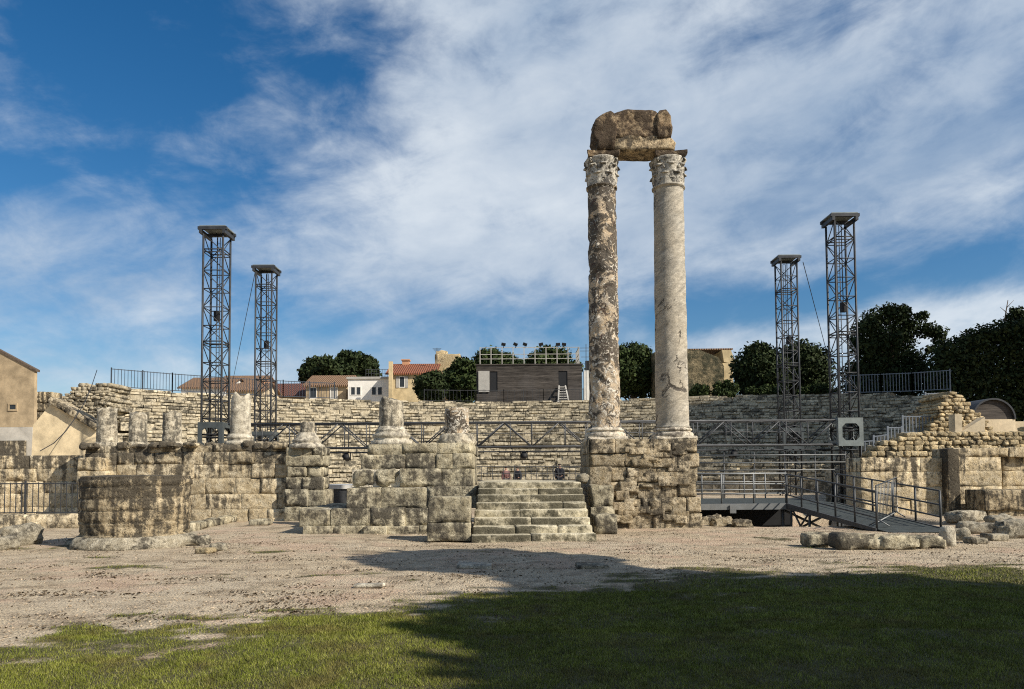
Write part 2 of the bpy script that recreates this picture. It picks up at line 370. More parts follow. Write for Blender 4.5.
# ---------------------------------------------------------------- ground
CC = Vector((0., 25., 0.)); RIM, RIMZ, RIN = 41., 8.0, 25.
A0, A1 = R(39), R(141)                        # the seating fan, measured from +X
TB = np.array([(-12, 5.9), (-7, 6.6), (-4.3, 7.4), (-2.7, 8.25), (-1.3, 9.0), (0, 9.9), (1.95, 11.1), (4.7, 11.9), (8.5, 12.1), (16, 12.6), (40, 13)])
def sag(a): return 1 - .105 * max(0, min(1, (R(64) - a) / R(22)))   # the seats are worn lower towards the right end
def gz(x, y):
    z = .05 * noise.noise(Vector((x * .35, y * .35, 3.))) + .018 * noise.noise(Vector((x * 1.7, y * 1.7, 9.)))
    if 5.75 < x < 13.5 and 21.2 < y < 30: z -= 1.1 * min(1, (x - 5.75) / .3, (y - 21.2) / .35, (13.5 - x) / 1., (30 - y) / .5)
    if y > 30 and math.hypot(x, y - 25) < 26: z += .28 * min(1, (y - 33) / 3) if y > 33 else 0
    if y > 10:
        d = math.hypot(x - CC.x, y - CC.y)
        if d > RIM + .3 and y > CC.y + 12:
            t = min(1, (d - RIM - .3) / 1.2) * max(0, min(1, (y - CC.y - 12 - max(0, x - 26) * 1.6) / 3)); z = z * (1 - t) + 7.55 * sag(math.atan2(y - CC.y, x)) * t
    return z
def axis(a, b, step, far, grow=1.16):
    q = list(np.arange(a, b + 1e-6, step)); s = step; x = b
    while x < far: s = min(s * grow, 60); x += s; q.append(x)
    s = step; x = a; pre = []
    while x > -far: s = min(s * grow, 60); x -= s; pre.append(x)
    return np.array(pre[::-1] + q)
gx = axis(-13.5, 15, .11, 900); gy = np.concatenate([axis(3.2, 27, .11, 900)])
nx, ny = len(gx), len(gy)
co = np.zeros((ny, nx, 3), np.float32); turf = np.zeros((ny, nx), np.float32)
bnd = np.interp(gx, TB[:, 0], TB[:, 1])
for j, y in enumerate(gy):
    for i, x in enumerate(gx):
        co[j, i] = (x, y, gz(x, y))
        if -14 < x < 30 and -30 < y < 27:
            q = noise.fractal(Vector((x * .8, y * .8, 0)), .8, 2., 4); q2 = noise.fractal(Vector((x * .45 + 7, y * .9, 5)), .8, 2., 4)
            t = .5 + (bnd[i] - y + 1.1 * q) / 1.3
            sp = (q2 - .42) * 1.5 if y < 17 else (q2 - .62)      # thin tufts out on the dirt
            q3 = noise.fractal(Vector((x * 2.3, y * 2.3, 8)), .8, 2., 3); q4 = noise.fractal(Vector((x * 1.5, y * 4.2, 18)), .7, 2., 3); t = .5 + (bnd[i] - y + .7 * q + 1.1 * q4) / 2.4; t = min(t, .88 + .42 * q3 + .3 * q); t = max(t, min(.78 + .2 * q3, (bnd[i] - y - 1.1) * .9))
            turf[j, i] = max(0, min(1, t), min(.62, .3 + sp + .12 * q3))
me = bpy.data.meshes.new('ground'); me.vertices.add(nx * ny); me.vertices.foreach_set('co', co.ravel())
ii = np.arange(nx * ny).reshape(ny, nx); q = np.stack([ii[:-1, :-1], ii[:-1, 1:], ii[1:, 1:], ii[1:, :-1]], -1).reshape(-1, 4).astype(np.int32)
me.loops.add(q.size); me.loops.foreach_set('vertex_index', q.ravel()); me.polygons.add(len(q))
me.polygons.foreach_set('loop_start', np.arange(0, q.size, 4, dtype=np.int32)); me.polygons.foreach_set('loop_total', np.full(len(q), 4, np.int32))
me.polygons.foreach_set('use_smooth', np.ones(len(q), bool)); me.update(calc_edges=True)
at = me.attributes.new('turf', 'FLOAT', 'POINT'); at.data.foreach_set('value', turf.ravel())
me.materials.append(M['ground']); g = bpy.data.objects.new('ground', me); COL.objects.link(g); tag(g, kind='structure')
def lookup(arr, x, y):
    i = np.clip(np.searchsorted(gx, x) - 1, 0, nx - 2); j = np.clip(np.searchsorted(gy, y) - 1, 0, ny - 2)
    fx = (x - gx[i]) / (gx[i + 1] - gx[i]); fy = (y - gy[j]) / (gy[j + 1] - gy[j])
    return (arr[j, i] * (1 - fx) + arr[j, i + 1] * fx) * (1 - fy) + (arr[j + 1, i] * (1 - fx) + arr[j + 1, i + 1] * fx) * fy
# grass: single blades, shorter and thinner towards the dirt
def blades(n, y0, y1, wd, ht):
    y = RNG.uniform(y0, y1, n); x = RNG.uniform(-1, 1, n) * (y * .74 + 1.5); t = lookup(turf, x, y)
    k = RNG.uniform(0, 1, n) < np.clip((t - .38) * 1.9, 0, 1) ** 1.3; x, y, t = x[k], y[k], t[k]; m = len(x)
    z = lookup(co[:, :, 2], x, y); a = RNG.uniform(0, 2 * np.pi, m); h = ht * RNG.uniform(.45, 1.25, m) * (.5 + .5 * t); w = wd * RNG.uniform(.6, 1.3, m)
    l = RNG.uniform(0, 1, m) ** .8 * h * 1.1; b = RNG.uniform(0, 2 * np.pi, m); dx, dy = np.cos(a) * w / 2, np.sin(a) * w / 2
    p0 = np.stack([x - dx, y - dy, z - .006], -1); p1 = np.stack([x + dx, y + dy, z - .006], -1); p2 = np.stack([x + np.cos(b) * l, y + np.sin(b) * l, z + h], -1)
    return np.stack([p0, p1, p2], 1)
gr = np.concatenate([blades(330000, 4.6, 7.5, .0065, .029), blades(280000, 7.3, 10., .009, .032), blades(190000, 9.8, 16.5, .013, .034)])
tag(np_mesh('grass', gr, 3, M['grass']), kind='stuff')
# gravel and leaf crumbs on the dirt
n = 26000; y = 5.5 + 15 * RNG.uniform(0, 1, n) ** 1.4; x = RNG.uniform(-1, 1, n) * (y * .72 + 1); t = lookup(turf, x, y); k = t < .42; x, y = x[k], y[k]
z = lookup(co[:, :, 2], x, y); m = len(x); s = .006 + .016 * RNG.uniform(0, 1, m) ** 4
oc = np.array([(1, 0, 0), (0, 1, 0), (-1, 0, 0), (0, -1, 0), (0, 0, .8), (0, 0, -.6)]); fc = [(0, 1, 4), (1, 2, 4), (2, 3, 4), (3, 0, 4), (1, 0, 5), (2, 1, 5), (3, 2, 5), (0, 3, 5)]
vv = oc[None] * RNG.uniform(.6, 1.4, (m, 6, 3)) * s[:, None, None]; a = RNG.uniform(0, 6.28, m); ca, sa = np.cos(a)[:, None], np.sin(a)[:, None]
vv = np.stack([vv[..., 0] * ca - vv[..., 1] * sa, vv[..., 0] * sa + vv[..., 1] * ca, vv[..., 2]], -1) + np.stack([x, y, z + s * .25], -1)[:, None]
me = bpy.data.meshes.new('gravel'); fa = (np.array(fc)[None] + (np.arange(m) * 6)[:, None, None]).reshape(-1, 3)
me.from_pydata(vv.reshape(-1, 3).tolist(), [], fa.tolist()); me.materials.append(M['pebble']); o = bpy.data.objects.new('gravel', me); COL.objects.link(o); tag(o, kind='stuff')

# dead leaves and twig crumbs blown together on the dirt
n = 60000; y = 6 + 14 * RNG.uniform(0, 1, n) ** 1.2; x = RNG.uniform(-1, 1, n) * (y * .72 + 1); LG = np.array([[noise.fractal(Vector((a * .55 + 31, b * 1.9, 4)), .8, 2., 4) for a in np.arange(-18, 18, .15)] for b in np.arange(5, 22, .15)])
lv = LG[np.clip(((y - 5) / .15).astype(int), 0, LG.shape[0] - 1), np.clip(((x + 18) / .15).astype(int), 0, LG.shape[1] - 1)]
k = (RNG.uniform(0, 1, n) < np.clip((lv - .12) * 1.6, .015, .8)) & (lookup(turf, x, y) < .6); x, y = x[k], y[k]; z = lookup(co[:, :, 2], x, y) + .006; m = len(x); a = RNG.uniform(0, 6.28, m); L_ = RNG.uniform(.012, .035, m); W_ = L_ * RNG.uniform(.3, .6, m); t_ = RNG.uniform(-.008, .02, (m, 4))
ux, uy = np.cos(a), np.sin(a); cn = [(-L_, -W_ * .2), (0, -W_), (L_, W_ * .2), (0, W_)]
lf = np.stack([np.stack([x + p_ * ux - q_ * uy, y + p_ * uy + q_ * ux, z + t_[:, i]], -1) for i, (p_, q_) in enumerate(cn)], 1); tag(np_mesh('leaf_litter', lf, 4, M['litter']), kind='stuff')

# ---------------------------------------------------------------- seating fan
NR = 24; tread = (RIM - RIN) / NR; rise = (RIMZ - 1.0) / NR
root = thing('seating_fan', 'wide curved bank of worn stone seat rows behind the stage', 'stone seating', (0, 50, 0))
def rowtop(a, i):                               # ragged ends of the fan
    e = min(a - A0, A1 - a) / R(1.); k = 3 + 7 * noise.noise(Vector((i * .35, a > R(90), 2.)))
    return e > k * (i / NR)
for i in range(NR + 1):
    mb = MB(); r = RIN + tread * (i - 1) if i else RIN; z0, z1 = (0, 1.0) if i == 0 else (1. + rise * (i - 1), 1. + rise * i)
    r0 = RIN - .02 if i == 0 else r; r1 = r0 + tread + .5
    if i == NR: r1 += .3
    a = A0 - R(2)
    while a < A1 + R(2):
        w = random.uniform(.35, 1.15) / r0; b = a + w
        zt = z1 + random.uniform(-.012, .010); rr = r0 + random.uniform(-.02, .02); ww = random.random()
        wear = noise.noise(Vector((a * 14, i * .6, 1.))); nr_ = .06
        if wear > .36 and i > 1: zt -= min(.12, (wear - .36) * .6) ; rr += .12 * random.random()
        if i == NR and ww < .3: zt -= .15 * random.random()
        if a > A0 and b < A1 and rowtop((a + b) / 2, i):
            pts = []
            for z in (z0 - .3 if i else -.1, zt):
                for (ra, an) in ((rr, a), (rr, b), (r1, b), (r1, a)): pts.append(CC + Vector((math.cos(an) * ra, math.sin(an) * ra, z)))
            q = [Vector(p) for p in pts]
            for p_ in q: p_.z *= sag((a + b) / 2)
            # worn nosing: front top edge cut back
            lz = random.uniform(.12, .19) if i else 0; up = Vector((0, 0, lz))
            if i:                                 # set-back foot under the lip
                s_ = random.uniform(.06, .14); n4 = [(q[3] - q[0]).normalized() * s_, (q[2] - q[1]).normalized() * s_]; zc = q[4].z - lz - random.uniform(0, .03)
                if random.random() < .8: b4 = [Vector((p_.x, p_.y, zc)) for p_ in q[:4]]; mb.hexa([q[0] + n4[0], q[1] + n4[1], q[2], q[3], b4[0] + n4[0], b4[1] + n4[1], b4[2], b4[3]]); q[:4] = [p_ + Vector((0, 0, .002)) for p_ in b4]
            mb.hexa([q[0], q[1], q[2], q[3], q[4] + (q[7] - q[4]).normalized() * random.uniform(.01, nr_), q[5] + (q[6] - q[5]).normalized() * random.uniform(.01, nr_), q[6], q[7]])
        a = b + random.uniform(.0006, .0016)
    mb.build('podium_wall' if i == 0 else 'seat_row', M['seat'], root)
# gate-like fence on the floor in front of the seats, with visitors behind it
def fence(name, label, pts, h, sp, mat, cat='fence', group=None, r=.022, rails=(0.08, .96), br=.011, post=2.2):
    root = thing(name, label, cat, pts[0], group); mb = MB(); mp = MB(); mr = MB()
    for p, q in zip(pts[:-1], pts[1:]):
        p, q = Vector(p), Vector(q); L = (q - p).length; n = max(1, int(L / sp)); up = Vector((0, 0, 1))
        for i in range(n + 1): b = p.lerp(q, i / n); mb.bar(b + up * h * rails[0], b + up * h * random.uniform(.985, 1.0), br)
        k = max(1, round(L / post))
        for i in range(k + 1): b = p.lerp(q, i / k); mp.bar(b - up * .05, b + up * (h + .05), r)
        for t in rails: mr.bar(p + up * h * t, q + up * h * t, r * .75)
    mb.build('bars', mat, root); mp.build_each('post', mat, root); mr.build_each('rail', mat, root); return root
Yf = 44.
fence('railing', 'low railing across the sunlit floor seen just over the steps', [PY(476, 482, Yf) * 1, PY(592, 482, Yf)], .95, .33, M['rail'], 'railing', None, .03, (.1, .55, .98), .018)

# ---------------------------------------------------------------- lattice towers
def tower(px, ytop, Y, label, plate='plate_dark'):
    x = PX(px, 440, Y); zt = ZZ(px, ytop, Y); w = .42; root = thing('lattice_tower', label, 'lattice tower', (x, Y + w, 0), 'stage towers')
    c = lambda sx, sy, z: Vector((x + sx * w, Y + w + sy * w, z)); cs = [(-1, -1), (1, -1), (1, 1), (-1, 1)]
    top = zt - .32
    leg = MB()
    for sx, sy in cs: leg.tube((c(sx, sy, 0), c(sx, sy, top)), .045, 8)
    leg.build_each('upright', M['steel_dark'], root)
    mb = MB(); n = round(top / .80); dz = top / n
    for i in range(n):
        for k in range(4):
            p, q = cs[k], cs[(k + 1) % 4]; z = i * dz
            mb.tube((c(*p, z), c(*q, z)), .023, 6)
            u, v = (p, q) if (i + k) % 2 else (q, p); mb.tube((c(*u, z), c(*v, z + dz)), .02, 6)
            if i % 5 == 4: mb.tube((c(*p, z + .12), c(*q, z + .12)), .028, 6)
    mb.build('bracing', M['steel_dark'], root)
    lad = MB()
    for sx in (-.18, .12): lad.tube((c(sx, .5, 0), c(sx, .5, top)), .018, 6)
    z = .3
    while z < top: lad.tube((c(-.18, .5, z), c(.12, .5, z)), .012, 4); z += .3
    lad.build('ladder', M['steel_dark'], root)
    ch = MB(); zc = zt - 4.0 + random.uniform(-.4, .4); ch.tube((c(.1, -.1, top), c(.1, -.1, zc)), .02, 6); ch.box(c(.1, -.1, zc - .3) - Vector((.11, .09, .12)), c(.1, -.1, zc) + Vector((.11, .09, 0))); ch.build('hoist', M['black'], root)
    hd = MB(); e = .56
    for s in (-1, 1):
        hd.box((x + s * .5 - .06, Y + w - e, top - .02), (x + s * .5 + .06, Y + w + e, top + .14))
        hd.box((x - e - .06, Y + w + s * .5 - .06, top + .14), (x + e + .06, Y + w + s * .5 + .06, top + .27))
    hd.build_each('head_beam', M['steel_dark'], root); e = .56
    tp = MB(); tp.box((x - e, Y + w - e + .04, top + .27), (x + e, Y + w + e - .04, top + .32)); tp.build('top_plate', M['steel_plate'], root)
    # sleeve block: four plates with a cut-corner opening
    zc, hh, e = 3.22, .60, .53
    sb = MB()
    for k in range(4):
        rot = Matrix.Rotation(k * math.pi / 2, 3, 'Z'); o = Vector((x, Y + w, zc)); i_, cut = .36, .14
        oct_ = [(-i_ + cut, -i_), (i_ - cut, -i_), (i_, -i_ + cut), (i_, i_ - cut), (i_ - cut, i_), (-i_ + cut, i_), (-i_, i_ - cut), (-i_, -i_ + cut)]
        ou = [(-.2, -hh), (.2, -hh), (e, -.25), (e, .25), (.2, hh), (-.2, hh), (-e, .25), (-e, -.25)]; cor = {1: (e, -hh), 3: (e, hh), 5: (-e, hh), 7: (-e, -hh)}
        for j in range(8):
            a, b = oct_[j], oct_[(j + 1) % 8]; A, B = ou[j], ou[(j + 1) % 8]; poly = [A] + ([cor[j]] if j in cor else []) + [B, b, a]
            if k % 2: poly = [(min(max(u, -e + .03), e - .03), v) for u, v in poly]
            sb.prism([o + rot @ Vector((u, -e, v)) for u, v in poly], rot @ Vector((0, .03, 0)))
    sb.build('sleeve_block', M[plate], root)
    ft = MB(); ft.box((x - .7, Y + w - .7, -.02), (x + .7, Y + w + .7, .12)); ft.build('base_plate', M['steel_dark'], root)
    return root
T1, T2 = 31., 38.
tower(211, 226, T1, 'tall lattice tower on the left, nearer one of the left pair'); tower(262.5, 265, T2, 'shorter looking lattice tower standing right of the tallest left tower')
tower(850, 213, T1, 'tall lattice tower at the right end of the horizontal truss', 'steel_plate'); tower(793, 255, T2, 'lattice tower behind the truss, before the round dark trees')
# horizontal stage truss
zt, zb = ZZ(600, 421.5, T1), ZZ(600, 446, T1); xa, xb = PX(228, 430, T1), PX(836, 430, T1)
root = thing('stage_truss', 'long horizontal steel truss spanning between the towers behind the columns', 'truss', (0, T1, zb))
mb = MB()
for Y in (T1 + .05, T1 + .8):
    for z in (zt, zb): mb.tube(((xa, Y, z), (xb, Y, z)), .042, 8)
mb.build_each('chord', M['steel'], root)
mb = MB(); n = 22; dx = (xb - xa) / n
for i in range(n + 1):
    x = xa + i * dx
    for Y in (T1 + .05, T1 + .8):
        mb.tube(((x + (.25 if i % 2 == 0 else 0), Y, zb), (x + (.25 if i % 2 == 0 else 0), Y, zt)), .022, 6) if i < n else None
        if i < n: mb.tube(((x, Y, zb if i % 2 else zt), (x + dx, Y, zt if i % 2 else zb)), .027, 6)
    for z in (zt, zb): mb.tube(((x, T1 + .05, z), (x, T1 + .8, z)), .02, 6)
    if i < n: mb.tube(((x, T1 + .05, zt), (x + dx, T1 + .8, zt)), .018, 6)
zm = zb + (zt - zb) * .58; mb.tube(((xa, T1 + .8, zm), (xb, T1 + .8, zm)), .016, 6); mb.build('web', M['steel'], root)
mb = MB(); mb.tube(((xa, T1 + .4, zb - .2), (xb, T1 + .4, zb - .2)), .03, 6)
for i in range(12): x = xa + (i + .5) * (xb - xa) / 12; mb.tube(((x, T1 + .4, zb - .2), (x, T1 + .4, zb)), .015, 4)
mb.build('hanging_bar', M['steel_dark'], root)
def lamp(px, lab):
    x = PX(px, 447, T1); z = zb - .2; root = thing('stage_light', lab, 'stage light', (x, T1 + .4, z), 'stage lights under the truss')
    mb = MB(); mb.box((x - .16, T1 + .37, z - .34), (x - .13, T1 + .43, z)); mb.box((x + .13, T1 + .37, z - .34), (x + .16, T1 + .43, z)); mb.box((x - .16, T1 + .37, z - .03), (x + .16, T1 + .43, z + .03)); mb.build('yoke', M['black'], root)
    b = MB(); b.lathe([(.08, 0), (.12, .1), (.13, .4), (.15, .42)], (0, 0, 0), 14)
    m = Matrix.Translation((x, T1 + .55, z - .3)) @ Matrix.Rotation(R(70), 4, 'X'); b.v = [tuple(m @ Vector(q)) for q in b.v]; b.build('lamp_body', M['black'], root)
lamp(345, 'black stage light hanging under the truss, left of the stub-topped podium'); lamp(524, 'black stage light hanging under the truss, above the steps')
lamp(735, 'black stage light under the truss, right of the standing columns')
def cable(name, lab, pts, r, sag=0.):
    p, q = Vector(pts[0]), Vector(pts[-1]); k = 20; P = []
    if len(pts) == 2: P = [p.lerp(q, i / k) - Vector((0, 0, sag * 4 * (i / k) * (1 - i / k))) for i in range(k + 1)]
    else: P = [Vector(t) for t in pts]
    mb = MB(); mb.tube(P, r, 5); return tag(mb.build(name, M['cable'], None, p), lab, 'cable')
cable('guy_wire', 'thin guy wire slanting down from the left pair of towers', [PY(256, 268, 38.4), PY(232, 385, 60)], .018)
cable('guy_wire', 'thin guy wire slanting down between the right pair of towers', [PY(803, 262, 38.4), PY(838, 395, 58)], .02)
cable('slack_cable', 'black slack cable curving down from the fence on the left seats', [PY(97, 370, 43), PY(92, 385, 39), PY(85, 402, 35.2), PY(76, 417, 34), PY(66, 431, 33), PY(54, 443, 32), PY(40, 451, 31)], .02)
# deck rails in front of the right seats
Yr = 30.4; root = thing('rail_scaffold', 'rows of thin horizontal rails below the truss on the right', 'railing', (PX(765, 470, Yr), Yr, 0)); mb = MB(); mp = MB()
xa2, xb2 = PX(694, 470, Yr), PX(846, 470, Yr)
for y in (455, 462.5, 470): mb.tube(((xa2, Yr, ZZ(770, y, Yr)), (xb2, Yr, ZZ(770, y, Yr))), .022, 6)
for i in range(6): x = xa2 + (xb2 - xa2) * i / 5; mp.tube(((x, Yr + .03, -1.05), (x, Yr + .03, ZZ(770, 452, Yr))), .024, 6)
mb.build_each('rail', M['rail_light'], root); mp.build_each('post', M['rail'], root)

# ---------------------------------------------------------------- platform and ramp (right)
hp = .5; Y0, Y1 = 24.4, 29.5; xl, xm, xr = PX(690, 500, Y0), PX(787, 503, Y0), 11.0
root = thing('stage_platform', 'dark raised platform over the shadowed pit beside the column podium', 'platform', (xl, Y0, 0))
mb = MB(); mb.box((xl, Y0, hp - .05), (xr, Y1, hp)); mb.build('deck', M['deck'], root)
mb = MB(); mb.box((xl, Y0 - .06, hp - .19), (xm, Y0, hp + .012)); mb.box((xl, Y1, hp - .2), (xr, Y1 + .06, hp)); mb.build_each('girder', M['rail_light'], root)
mb = MB()
for x in (xl + .1, xm - .1, xr - .1):
    for Y in (Y0 + .15, Y1 - .15): mb.tube(((x, Y, -1.2), (x, Y, hp - .05)), .06, 8)
mb.tube(((xm - .1, Y0 + .15, -.6), (xr - .1, Y0 + .15, .3)), .04); mb.tube(((xm - .1, Y0 + .15, .3), (xr - .1, Y0 + .15, -.6)), .04)
mb.build_each('support', M['rail'], root)
mb = MB(); mb.box((xl, Y1 - .5, -1.3), (xr, Y1 - .45, hp - .06)); mb.build('shade_sheet', M['black'], root)  # black sheet added to darken the void under the deck
mb = MB(); c = PY(733, 509, Y0 - .1); mb.box(c - Vector((.1, .02, .14)), c + Vector((.1, .02, .14))); mb.build('bracket_plate', M['rail_light'], root)
def railing(root, pts, h, posts, mat, rails=(.34, .66, 1.), r=.024):
    mb = MB(); mp = MB(); L = [Vector(p) for p in pts]
    for t in rails: mb.tube([p + Vector((0, 0, h * t)) for p in L], r, 6)
    for p, q, k in zip(L[:-1], L[1:], posts):
        for i in range(k + 1): b = p.lerp(q, i / k); mp.tube((b, b + Vector((0, 0, h))), r * 1.2, 6)
    mb.build_each('handrail', mat, root); mp.build_each('railing_post', mat, root)
railing(root, [(xl, Y0 + .08, hp), (xm, Y0 + .08, hp)], 1.0, (3,), M['rail_light'])
railing(root, [(xl, Y1 - .1, hp), (xr, Y1 - .1, hp)], 1.0, (6,), M['rail_light'])
LA, LB = Vector((xm, Y0, hp)), PZ(877, 529, .06); RA, RB = Vector((xr - .1, Y0 + .2, hp)), PZ(941, 528, .06)
root = thing('access_ramp', 'dark metal access ramp with rails sloping down to the dirt', 'ramp', LB)
mb = MB(); dn = Vector((0, 0, -.07)); mb.hexa([LA + dn, LB + dn, RB + dn, RA + dn, LA, LB, RB, RA]); mb.build('deck', M['deck'], root)
mb = MB(); dn2 = Vector((0, 0, -.2)); o1 = Vector((-.05, -.03, .02))
for A, B in ((LA, LB), (RA, RB)):
    s = Vector((.06, .02, 0)); A = A + o1; B = B + o1; d3 = Vector((0, 0, -.1)); mb.hexa([A + dn2, B + d3, B + d3 + s, A + dn2 + s, A, B, B + s, A + s])
mb.build_each('side_beam', M['rail'], root)
mb = MB(); e = LB + (LB - LA) * .12; f = RB + (RB - RA) * .12; e.z = f.z = .012; mb.hexa([LB + dn * .3, e + dn * .1, f + dn * .1, RB + dn * .3, LB, e, f, RB]); mb.build('toe_plate', M['deck'], root)
for A, B in ((LA, LB), (RA, RB)): railing(root, [A, B], .98, (5,), M['rail'], (.3, .62, 1.))
mb = MB()
for t, z in ((.06, -1.1), (.3, -1.1), (.55, 0.)):
    for A, B in ((LA, LB), (RA, RB)): p = A.lerp(B, t); mb.tube(((p.x, p.y + .1, z), p + dn), .04)
p, q = LA.lerp(LB, .06), LA.lerp(LB, .3); mb.tube(((p.x, p.y + .1, -.7), q + dn), .03); mb.tube(((q.x, q.y + .1, -.7), p + dn), .03)
mb.build_each('support', M['rail'], root)
# crowd barrier leaning in the ramp mouth
a, b = LB.lerp(LA, .04) + Vector((.12, 0, .02)), LB.lerp(LA, .04) + Vector((1.45, 1.5, .22)); root = thing('crowd_barrier', 'grey crowd control barrier standing on the lower end of the ramp', 'barrier', a); up = Vector((0, 0, 1)); mb = MB()
mb.tube((a + up * .12, a + up * 1.08, b + up * 1.08, b + up * .12, a + up * .12), .02, 6); mb.build('frame', M['rail_light'], root)
mb = MB()
for i in range(1, 15): p = a.lerp(b, i / 15); mb.tube((p + up * .12, p + up * 1.08), .008, 5)
mb.build('bars', M['rail_light'], root)
mb = MB(); n_ = (b - a).cross(up).normalized() * .25
for p in (a.lerp(b, .1), a.lerp(b, .9)): mb.tube((p - n_, p + up * .16, p + n_), .018, 6)
mb.build_each('foot', M['rail_light'], root)
# ---------------------------------------------------------------- central podium with two column stubs
Y = 19.6; root = thing('stepped_podium', 'stepped grey stone podium left of the stairs, carrying two column stubs', 'stone podium', (PX(410, 500, 20), Y, 0))
mb = MB(); kw = dict(amp=.011, r=.016, chip=.035, jut=.03, res=.10)
core = MB()
def rowp(px0, px1, yf, z0, z1, back=23.2, bw=(.55, 1.2), **k):
    if z0 > 0: core.box((PX(px0, 470, yf) + .02, yf + .085, z0 + .01), (PX(px1, 470, yf) - .02, back - .02, z1 - .012))
    course(mb, PX(px0, 470, yf), PX(px1, 470, yf), yf, back - yf, z0, z1, bw=bw, **{**kw, **k})
rowp(303, 446, 19.35, -.1, .20, bw=(.5, .9), jut=.08, top=lambda x: .2 + .05 * noise.noise(Vector((x * 2, 0, 0))))
rowp(299, 446, 19.6, .18, .66, bw=(.8, 1.1))
rowp(347, 477, 19.75, .66, 1.22, bw=(.9, 1.4))
rowp(351, 400, 20.05, 1.22, 1.72, bw=(.6, .7), r=.12, amp=.05, chip=.12); rowp(400, 471, 20.0, 1.22, 1.72, bw=(.5, 1.2))
rowp(361, 472, 20.25, 1.72, 2.13, bw=(.45, .9))
rowp(367, 473, 20.35, 2.13, 2.42, bw=(.7, 1.6))
# the lower plinth turns back on its left
xw = PX(299, 510, 19.6)
for k in range(3): mb.rough((xw + .5, 20.6 + k * 1.0, .33), (1.0, 1.0, .66), 0, .03, .02, 2.5, .12, chip=.06)
mb.build('stonework', M['podium'], root); core.build('mortar_core', M['mortar'], root)
mb = MB()
for c, s in (((PX(458, 508, 17.3), 17.65, .215), (1.02, .95, .43)), ((PX(449, 508, 17.3), 17.68, .73), (.99, .90, .60))):
    mb.rough((PX(448.5, 508, 17.2), c[1], c[2]), s, random.uniform(-.02, .02), .02, .012, 2.5, .09, chip=.045, maxn=12)
tag(mb.build('stone_block', M['podium'], None, (PX(448.5, 508, 17.2), 17.65, 0)), 'squared two-course stone block standing against the left side of the stairs', 'stone block')
def stub(name, label, px, Y, z, prof, base, mat, bmat=None, top=.1, amp=.02, pit=.0, seg=32):
    x = PX(px, 440, Y); root = thing(name, label, 'column stub', (x, Y, z), 'broken column stubs'); zb = 0
    if base:
        b = MB(); b.lathe(base, (x, Y, z - .03), 36, .016, 3., 0, .03); b.build('base', bmat or mat, root); zb = base[-1][1] - .05
    s = MB(); s.lathe([(r, q + zb) for r, q in prof], (x, Y, z - .02), seg, amp, 2.2, top, pit); s.build('shaft', mat, root); return root
def shaftp(r0, r1, h, n=14): return [(r0 + (r1 - r0) * i / n, h * i / n) for i in range(n + 1)] + [(r1 * .55, h + .01)]
stub('column_stub', 'smooth grey column stub on the left end of the stepped podium', 391.5, 21.5, 2.42, shaftp(.36, .35, .82), [(.60, 0), (.61, .08), (.60, .16), (.53, .18), (.52, .24), (.56, .27), (.56, .34), (.48, .37), (.46, .44), (.48, .47), (.40, .52), (.38, .58)], M['stub'], M['stub_white'], .16, .015)
stub('column_stub', 'dark pitted column stub on the right end of the stepped podium', 457, 21.5, 2.42, shaftp(.36, .37, .78), [(.58, 0), (.60, .12), (.52, .22), (.50, .3), (.42, .36)], M['mottled'], M['stub'], .08, .04, .06)
# ---------------------------------------------------------------- stairs
root = thing('stone_stairs', 'flight of eight worn stone steps in the middle of the ruin', 'stairs', (.5, 16.95, 0)); X0, X1 = PX(471, 520, 16.95), PX(594, 520, 16.95)
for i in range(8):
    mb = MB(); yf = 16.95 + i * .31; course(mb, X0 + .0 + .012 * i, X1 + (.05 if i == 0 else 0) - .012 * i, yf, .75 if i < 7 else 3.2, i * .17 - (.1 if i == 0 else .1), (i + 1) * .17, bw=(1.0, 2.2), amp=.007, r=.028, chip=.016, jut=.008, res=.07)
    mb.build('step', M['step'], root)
mb = MB(); mb.rough((PX(583, 486, 19.6), 19.7, 1.43), (.3, .35, .2), .3, .08, .06, 4, .06, chip=.1); tag(mb.build('stone', M['rock'], None, (PX(583, 486, 19.6), 19.7, 1.36)), 'dark loose stone lying at the right end of the top step', 'stone')
# ---------------------------------------------------------------- column podium (right)
root = thing('column_podium', 'rough masonry podium right of the stairs carrying two tall columns', 'stone podium', (PX(645, 480, 20.6), 20.6, 0)); mb = MB()
kw = dict(amp=.022, r=.018, chip=.06, jut=.03, res=.08)
xl_, xr_ = PX(590, 480, 20.6), PX(698, 480, 20.6); zs = [-.1, .42, .86, 1.30, 1.74, 2.12, 2.52]
for i in range(6):
    e = (.12, .08, -.05, -.02, .04, .0)[i]; bw = ((.3, .8), (.25, .7), (.3, .9), (.35, .8), (.4, 1.), (.7, 1.3))[i]
    course(mb, xl_ + .55 * (i < 4), xr_ + e, 20.6 + random.uniform(-.02, .04), 2.9, zs[i], zs[i + 1], bw=bw, **kw)
for z0, z1, w in ((-.1, .40, .62), (.40, 1.02, .56), (1.02, 1.74, .60)): course(mb, xl_ - .02, xl_ + w, 20.45, 3.0, z0, z1, bw=(.5, 1), amp=.02, r=.025, chip=.05, jut=.02, res=.09)
